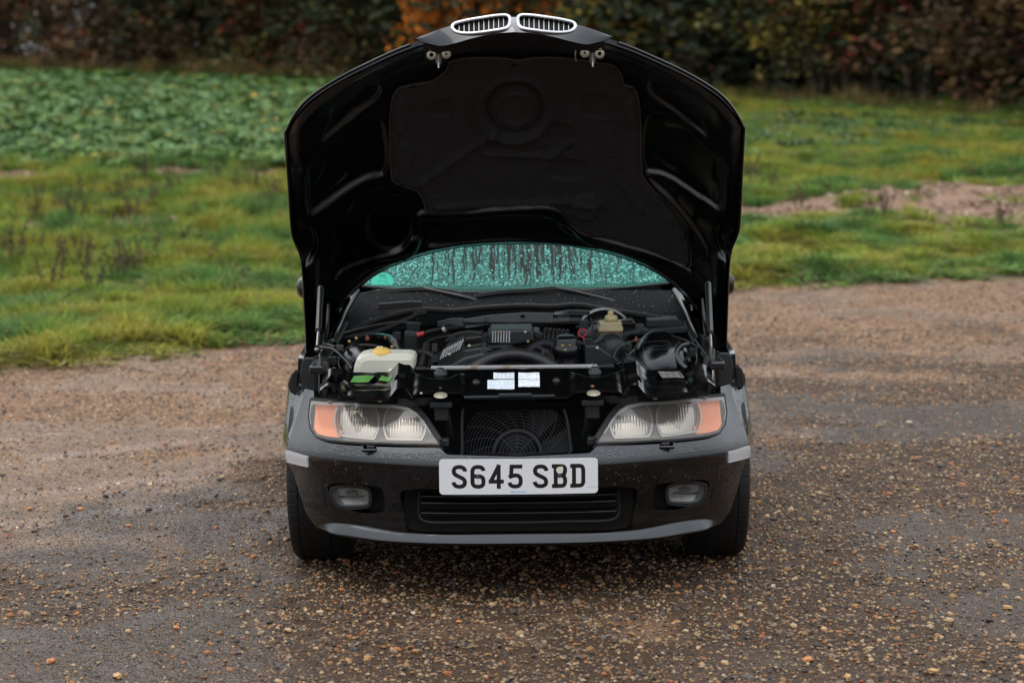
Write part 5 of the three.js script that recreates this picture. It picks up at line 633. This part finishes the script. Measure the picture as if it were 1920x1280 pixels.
// ---------- bulkhead, cowl, windscreen ----------
{
  const band = (top, bot, z0, z1, m, n, holes) => part(n, sheet(0, 1, 60, 0, 1, 12, (u, v) => { const a = px(lerp(top[0][0], top[top.length - 1][0], u), table(top)(lerp(top[0][0], top[top.length - 1][0], u)), z0), b = px(lerp(top[0][0], top[top.length - 1][0], u), table(bot)(lerp(top[0][0], top[top.length - 1][0], u)), z1); return [lerp(a[0], b[0], v), lerp(a[1], b[1], v), lerp(a[2], b[2], v)]; }, holes, (u, v, p) => [p[0], p[1], p[2] - 0.03]), m);
  const hx = [(912 - 868) / 200, (980 - 868) / 200, (1041 - 868) / 200];
  band([[868, 600], [915, 592], [980, 587], [1045, 588], [1068, 591]], [[868, 616], [915, 608], [980, 603], [1045, 604], [1068, 606]], -0.46, -0.45, mat([0.016, 0.020, 0.022], 0.42), 'cowl_duct', (u, v) => { let d = 1; for (const h of hx) d = Math.min(d, Math.max(Math.abs(u - h) - 0.022, (Math.abs(v - 0.42) - 0.24) * 0.1)); return d; });
  band([[820, 604], [845, 598], [868, 597]], [[820, 612], [845, 608], [868, 610]], -0.44, -0.43, plasticGrey, 'duct_end'); band([[1040, 586], [1068, 582], [1106, 583]], [[1040, 590], [1068, 590], [1106, 591]], -0.46, -0.44, plasticGrey, 'duct_end');
  part('duct_floor', rbox(0.55, 0.012, 0.14, 0.004, [0, 0.80, -0.52]), plasticMatt);
  // rubber seal along the bulkhead and the painted gutter behind it
  const sealPx = [[618, 640], [640, 628], [690, 606], [750, 588], [790, 581], [850, 583], [900, 578], [970, 574], [1040, 575], [1080, 572], [1150, 583], [1230, 596], [1290, 610]];
  part('bulkhead_seal', [tube(sealPx.map(([x, y]) => px(x, y, -0.50 - 0.12 * (1 - ((x - 965) / 340) ** 2))), 0.011, 90, 8), tube([[640, 634], [700, 624], [740, 610], [770, 596], [784, 589], [800, 586]].map(([x, y]) => px(x, y, -0.42)), 0.010, 40, 8), tube([[780, 600], [778, 590], [786, 584], [800, 583]].map(([x, y]) => px(x, y, -0.44)), 0.009, 16, 8)], rubber);
  // scuttle panel under the glass, painted and wet
  const scut = (u, v) => { const a = Math.abs(u), x = u * lerp(0.70, 0.655, v), z = lerp(-0.62, -0.735, v) - 0.0 + 0.10 * (u * u) * (1 - v) * 1.2 - 0.06 * u * u * v, y = lerp(0.846 - 0.075 * u * u, 0.898 - 0.012 * u * u, v) - 0.012 * Math.sin(v * Math.PI); return [x, y, z]; };
  part('scuttle_panel', sheet(-1, 1, 80, 0, 1, 16, scut, null, (u, v, p) => [p[0], p[1] - 0.05, p[2]]), mat([0.010, 0.011, 0.012], 0.95, { specularIntensity: 0.2 }));
  dropsOn('scuttle_drops', 400, 71, (r) => { const u = r() * 2 - 1, v = r(); return [scut(u, v), surfN(scut, u, v)]; }, 0.001, 0.0024, waterDark, car, 'rain drops on the scuttle panel');
  part('scuttle_vent', [prism([[708, 570], [770, 565], [791, 566], [791, 577], [770, 577], [708, 582]], -0.60, 0.03, 0.002)], mat([0.005, 0.005, 0.006], 0.6));
  // glass
  const gz = (x, y) => -0.725 - 1.35 * (y - 0.885) - 0.26 * x * x, gw = (y) => lerp(0.665, 0.56, clamp((y - 0.88) / 0.38)), gb = (x) => 0.887 + 0.02 * (x / 0.6) ** 2;
  const glassAt = (o) => (x, y) => [x, y + 0.59 * o, gz(x, y) + 0.80 * o];
  const kp = (x, y) => Math.min(gw(y) - Math.abs(x), y - gb(x), 1.265 - y);
  const pane = part('windscreen', sheet(-0.68, 0.68, 80, 0.87, 1.28, 40, glassAt(0), kp), mat([0.20, 0.78, 0.68], 0.02, { transmission: 1, ior: 1.5, specularIntensity: 0.25 }));
  pane.userData.label = 'green tinted windscreen covered in rain drops';
  part('frit_band', sheet(-0.68, 0.68, 120, 0.87, 1.0, 40, glassAt(-0.004), (x, y) => Math.min(kp(x, y), 0.918 + 0.0 * x + 0.30 * Math.max(0, Math.abs(x) - 0.59) - y)), mat([0.010, 0.011, 0.012], 0.5), pane);
  const w3 = mat([0.18, 0.72, 0.63], 0.04, { transmission: 0.2, ior: 1.33 });
  const clear = (x, y) => { let d = 1; for (const [sx, w, sl, lo] of streak) d = Math.min(d, Math.max(Math.abs(x - sx - sl * 0.35 * (y - 1.0) - 0.004 * N2(y * 20, sx * 30)) - w * 0.55, (lo - y) * 0.2)); return d; };
  const [discX, discY] = px(716, 526, -0.86), r0 = rng(17), streak = []; for (let i = 0; i < 110; i++) streak.push([(r0() + r0() - 1) * 0.52, 0.0018 + 0.005 * r0() ** 2, (r0() - 0.5) * 0.5, 0.90 + 0.1 * r0()]);
  part('condensation', sheet(-0.68, 0.68, 400, 0.905, 1.2, 60, glassAt(-0.002), (x, y) => Math.min(kp(x, y) - 0.004, clear(x, y), Math.hypot(x - discX, (y - discY) * 1.42) - 0.05)), mat([0.20, 0.205, 0.205], 1, { transmission: 0.3, specularIntensity: 0.2 }), pane);
  dropsOn('glass_drops', 13000, 72, (r) => { const x = (r() * 2 - 1) * 0.62, y = lerp(0.915, 1.12, r()); if (kp(x, y) < 0.01 || Math.hypot(x - discX, (y - discY) * 1.42) < 0.05) return null; for (const [sx, w, sl, lo] of streak) if (y > lo && Math.abs(x - sx - sl * 0.35 * (y - 1.0) - 0.004 * N2(y * 20, sx * 30)) < w * 0.8 && r() < 0.93) return null;  return [glassAt(0.0005)(x, y), [0.1 * x, 0.59, 0.80]]; }, 0.0021, 0.0046, w3, pane, 'rain drops beaded on the windscreen', (r) => { const k = 0.16 + 0.8 * r() ** 2; return [k, k, k]; });  // teal tint and per-drop brightness put refracted light and sparkle into the colour
  const tc = px(716, 526, -0.86), sx = tc[0], sy = tc[1]; // round paper disc behind the glass
  const dcv = document.createElement('canvas'); dcv.width = dcv.height = 128; const dc = dcv.getContext('2d'); dc.fillStyle = '#f2f4ee'; dc.fillRect(0, 0, 128, 128); dc.fillStyle = '#8a948c'; for (let i = 0; i < 34; i++) dc.fillRect(28 + R() * 60, 34 + R() * 64, 4 + R() * 10, 3); dc.fillStyle = '#3e4642'; dc.fillRect(46, 22, 36, 6); dc.fillRect(52, 30, 24, 3);
  const dt = new THREE.CanvasTexture(dcv); dt.colorSpace = THREE.SRGBColorSpace;
  part('paper_disc', sheet(sx - 0.06, sx + 0.06, 40, sy - 0.06, sy + 0.06, 40, glassAt(-0.006), (x, y) => 0.048 - Math.hypot(x - sx, (y - sy) * 1.42), null, (x, y) => [(x - sx) / 0.1 + 0.5, (y - sy) / 0.07 + 0.5]), mat([0.55, 0.55, 0.55], 0.6, { map: dt }), pane);
  // frame
  const fr = (o) => Array.from({ length: 40 }, (_, i) => { const t = i / 39; if (t < 0.35) { const y = lerp(0.87, 1.25, t / 0.35); return [-gw(y) - o, y, gz(gw(y), y)]; } if (t > 0.65) { const y = lerp(1.25, 0.87, (t - 0.65) / 0.35); return [gw(y) + o, y, gz(gw(y), y)]; } const x = lerp(-0.545, 0.545, (t - 0.35) / 0.3); return [x, 1.278, gz(x, 1.278)]; });
  part('windscreen_frame', tube(fr(0.018), 0.024, 90, 10), paint);
  part('glass_seal', tube(Array.from({ length: 50 }, (_, i) => { const x = -0.66 + 1.32 * i / 49; return [x, gb(x) + 0.002, gz(x, gb(x)) + 0.004]; }), 0.006, 80, 6), rubber);
  // wipers
  const wip = (blade, arm, z) => { const P = (q) => q.map(([x, y]) => { let zz = -0.72, p; for (let i = 0; i < 40; i++) { p = px(x, y, zz); const t = y > 558 ? -0.70 : gz(p[0], p[1]) + 0.022; zz = 0.5 * zz + 0.5 * Math.min(-0.64, t); } return p; }); const w = part('wiper', tube(P(arm), 0.0075, 40, 7), mat([0.010, 0.010, 0.011], 0.45)); part('wiper_blade', [tube(P(blade), 0.005, 50, 6), tube(P(blade.map(([x, y]) => [x, y + 3.5])), 0.0035, 50, 5)], rubber, w); };
  wip([[668, 553], [700, 547], [760, 541], [800, 540], [850, 546], [868, 550]], [[795, 541], [830, 548], [870, 557], [905, 566], [935, 571]]); wip([[893, 553], [930, 547], [1000, 542], [1045, 539], [1085, 544], [1128, 551]], [[1042, 540], [1080, 547], [1120, 557], [1165, 568], [1200, 577]]);
  // wing rails beside the scuttle
  for (const s of [-1, 1]) { const m = (x) => s < 0 ? x : 1934 - x; part('scuttle_side', [tube([px(m(668), 545, -0.72), px(m(656), 566, -0.66), px(m(642), 592, -0.56), px(m(632), 616, -0.48), px(m(622), 640, -0.36)], 0.017, 30, 8)], bayPaint); part('drain_rail', tube([px(m(648), 606, -0.46), px(m(636), 632, -0.36), px(m(628), 646, -0.28)], 0.012, 20, 8), plastic); }
}

// ---------- rest of the body, cabin, wheels ----------
{
  const bodyX = (z, y) => { const k = ss(-0.4, -1.2, z), b = 0.818 + 0.012 * Math.sin(clamp((y - 0.2) / 0.55) * Math.PI) + 0.02 * ss(-1.6, -2.4, z) * ss(-3.0, -2.5, z) - 0.12 * ss(-2.75, -3.25, z) ** 1.5; return b - 0.10 * ss(0.72, 0.90, y) ** 1.4 - 0.05 * ss(0.3, 0.17, y) - 0.0 * k; };
  const arch = (z, y, c) => Math.hypot(z - c, y - 0.305) - 0.345;
  const sideTop = table([[-3.3, 0.80], [-2.6, 0.84], [-1.9, 0.82], [-0.9, 0.80], [-0.72, 0.73], [-0.36, 0.70], [0, 0.66]]);
  for (const s of [-1, 1]) {
    const sidePanel = (n, z0, z1) => part(n, sheet(z0, z1, 50, 0.17, 0.86, 40, (z, y) => [s * bodyX(z, y), y, z], (z, y) => Math.min(sideTop(z) - y, arch(z, y, 0), arch(z, y, -2.446)), (z, y, p) => [p[0] - s * 0.02, p[1], p[2]]), paint);
    sidePanel('front_wing', -0.75, -0.30); const d = sidePanel('door', -1.80, -0.756); part('door_handle', rbox(0.02, 0.03, 0.16, 0.008, [s * 0.835, 0.70, -1.62]), paint, d); sidePanel('rear_wing', -3.2, -1.806);
    const wm = [s * 0.838, 0.895, -0.98];
    part('door_mirror', [blob(wm, [0.058, 0.052, 0.045], [0, 0], 4, 0.03), tube([[s * 0.72, 0.83, -0.96], [s * 0.76, 0.85, -0.97], [s * 0.80, 0.875, -0.98]], 0.016, 10, 8)], paint);
    part('waist_rail', tube([[s * 0.70, 0.80, -0.62], [s * 0.725, 0.845, -0.8], [s * 0.72, 0.855, -1.3], [s * 0.70, 0.86, -1.85]], 0.03, 30, 8), paint);
  }
  part('rear_deck', sheet(-0.74, 0.74, 30, 0, 1, 20, (x, v) => [x * lerp(1, 0.93, v), 0.86 + 0.03 * Math.cos(x * 2) - 0.08 * v * v - 0.16 * (x / 0.8) ** 6, lerp(-1.95, -3.22, v)]), paint);
  part('rear_bumper', sheet(-0.70, 0.70, 30, 0.22, 0.80, 14, (x, y) => [x, y, -3.24 + 0.12 * (x / 0.72) ** 4 - 0.03 * Math.sin((y - 0.2) * 5)]), paint);
  part('soft_top', sheet(-1, 1, 30, 0, 1, 24, (u, v) => { const a = u * 1.25, w = lerp(0.57, 0.62, v), h = lerp(0.26, 0.30, Math.sin(v * 2.2)) * (v > 0.62 ? 1 - ((v - 0.62) / 0.38) ** 1.6 * 0.95 : 1); return [Math.sin(a) / Math.sin(1.25) * w, 0.985 + h * (Math.cos(a) - 0.31) / 0.69 - 0.09 * Math.abs(u) ** 4 * v, lerp(-1.25, -2.15, v)]; }), mat([0.012, 0.012, 0.013], 0.9));
  for (const s of [-1, 1]) part('side_window', sheet(0, 1, 12, 0, 1, 8, (u, v) => [s * lerp(lerp(0.66, 0.69, u), lerp(0.56, 0.60, u), v), lerp(0.85, lerp(1.24, 1.15, u), v), lerp(lerp(-0.80, -1.24, v), -2.0, u)]), mat([0.05, 0.06, 0.06], 0.05, { transmission: 0.3 }));
  part('dashboard', [rbox(1.22, 0.10, 0.34, 0.04, [0, 0.835, -0.98]), rbox(1.24, 0.3, 0.08, 0.03, [0, 0.68, -1.05])], plasticMatt);
  for (const x of [-0.34, 0.34]) { const st = part('seat', [rbox(0.46, 0.14, 0.5, 0.05, [x, 0.42, -1.6]), rbox(0.44, 0.62, 0.14, 0.06, [x, 0.72, -1.92], [-0.25, 0, 0])], mat([0.018, 0.018, 0.018], 0.7)); part('headrest', rbox(0.24, 0.14, 0.08, 0.035, [x, 1.06, -2.0]), mat([0.018, 0.018, 0.018], 0.7), st); }
  part('cabin_floor', rbox(1.40, 0.03, 1.4, 0.01, [0, 0.24, -1.5]), plasticMatt);
  part('rear_window', sheet(-0.6, 0.6, 8, 0, 1, 4, (x, v) => [x * (1 - 0.15 * v), lerp(0.84, 1.16, v), lerp(-2.24, -1.95, v)]), mat([0.02, 0.022, 0.022], 0.15));
  part('rear_bulkhead', rbox(1.36, 0.6, 0.04, 0.01, [0, 0.58, -2.18]), plasticMatt);
  part('steering_wheel', [new THREE.TorusGeometry(0.18, 0.016, 8, 40).applyMatrix4(place([0.34, 0.84, -1.3], [0.35, 0, 0])), rbox(0.12, 0.08, 0.04, 0.02, [0.34, 0.83, -1.3])], plastic);
  // wheels
  const treadTex = (() => { const W = 256, H = 256, d = new Uint8Array(W * H * 4); for (let j = 0; j < H; j++) for (let i = 0; i < W; i++) { const a = i / W, v = j / H, g = [0.2, 0.4, 0.6, 0.8].some((q) => Math.abs(v - q) < 0.018), b = ((a * 3 + Math.abs(v - 0.5) * 1.2) % 1) < 0.13 && Math.abs(v - 0.5) > 0.12, o = (j * W + i) * 4, k = g || b ? 40 : 225; d[o] = d[o + 1] = d[o + 2] = k; d[o + 3] = 255; } const t = new THREE.DataTexture(d, W, H); t.wrapS = t.wrapT = THREE.RepeatWrapping; t.magFilter = THREE.LinearFilter; t.repeat.set(16, 1); t.needsUpdate = true; return t; })();
  const tyreMat = mat([0.011, 0.0108, 0.0105], 0.62, { specularIntensity: 0.5, bumpMap: treadTex, bumpScale: 0.02 });
  for (const [x, z] of [[-1, 0], [1, 0], [-1, -2.446], [1, -2.446]]) {
    const prof = [[0.205, -0.085], [0.235, -0.100], [0.265, -0.106], [0.285, -0.103], [0.297, -0.092], [0.303, -0.075], [0.3045, -0.04], [0.305, 0], [0.3045, 0.04], [0.303, 0.075], [0.297, 0.092], [0.285, 0.103], [0.265, 0.106], [0.235, 0.100], [0.205, 0.085]];
    const M = place([x * 0.706, 0.3045, z], [0, 0, Math.PI / 2]);
    const w = part('wheel', lathe([[0.20, -0.08], [0.195, -0.03], [0.195, 0.05], [0.205, 0.085], [0.19, 0.088], [0.185, 0.06]], 40, M), steel);
    const tg = lathe(prof, 96, M); part('tyre', tg, tyreMat, w);
    const spokes = [lathe([[0, 0.07], [0.05, 0.065], [0.06, 0.04]], 20, M)]; for (let i = 0; i < 7; i++) { const a = i * Math.PI * 2 / 7; spokes.push(rod([x * (0.712 + 0.055), 0.3045 + 0.04 * Math.cos(a), z + 0.04 * Math.sin(a)], [x * (0.712 + 0.065), 0.3045 + 0.195 * Math.cos(a), z + 0.195 * Math.sin(a)], 0.022, 0.018, 6)); } if (x < 0) spokes[0] = lathe([[0, -0.07], [0.05, -0.065], [0.06, -0.04]], 20, M); part('rim', spokes, alu, w);
  }
  part('axle_beam', [rod([-0.62, 0.30, 0], [0.62, 0.30, 0], 0.03), rod([-0.62, 0.30, -2.446], [0.62, 0.30, -2.446], 0.03), rbox(1.0, 0.05, 2.2, 0.02, [0, 0.22, -1.3])], plasticMatt);
}
renderer.render(scene, camera);
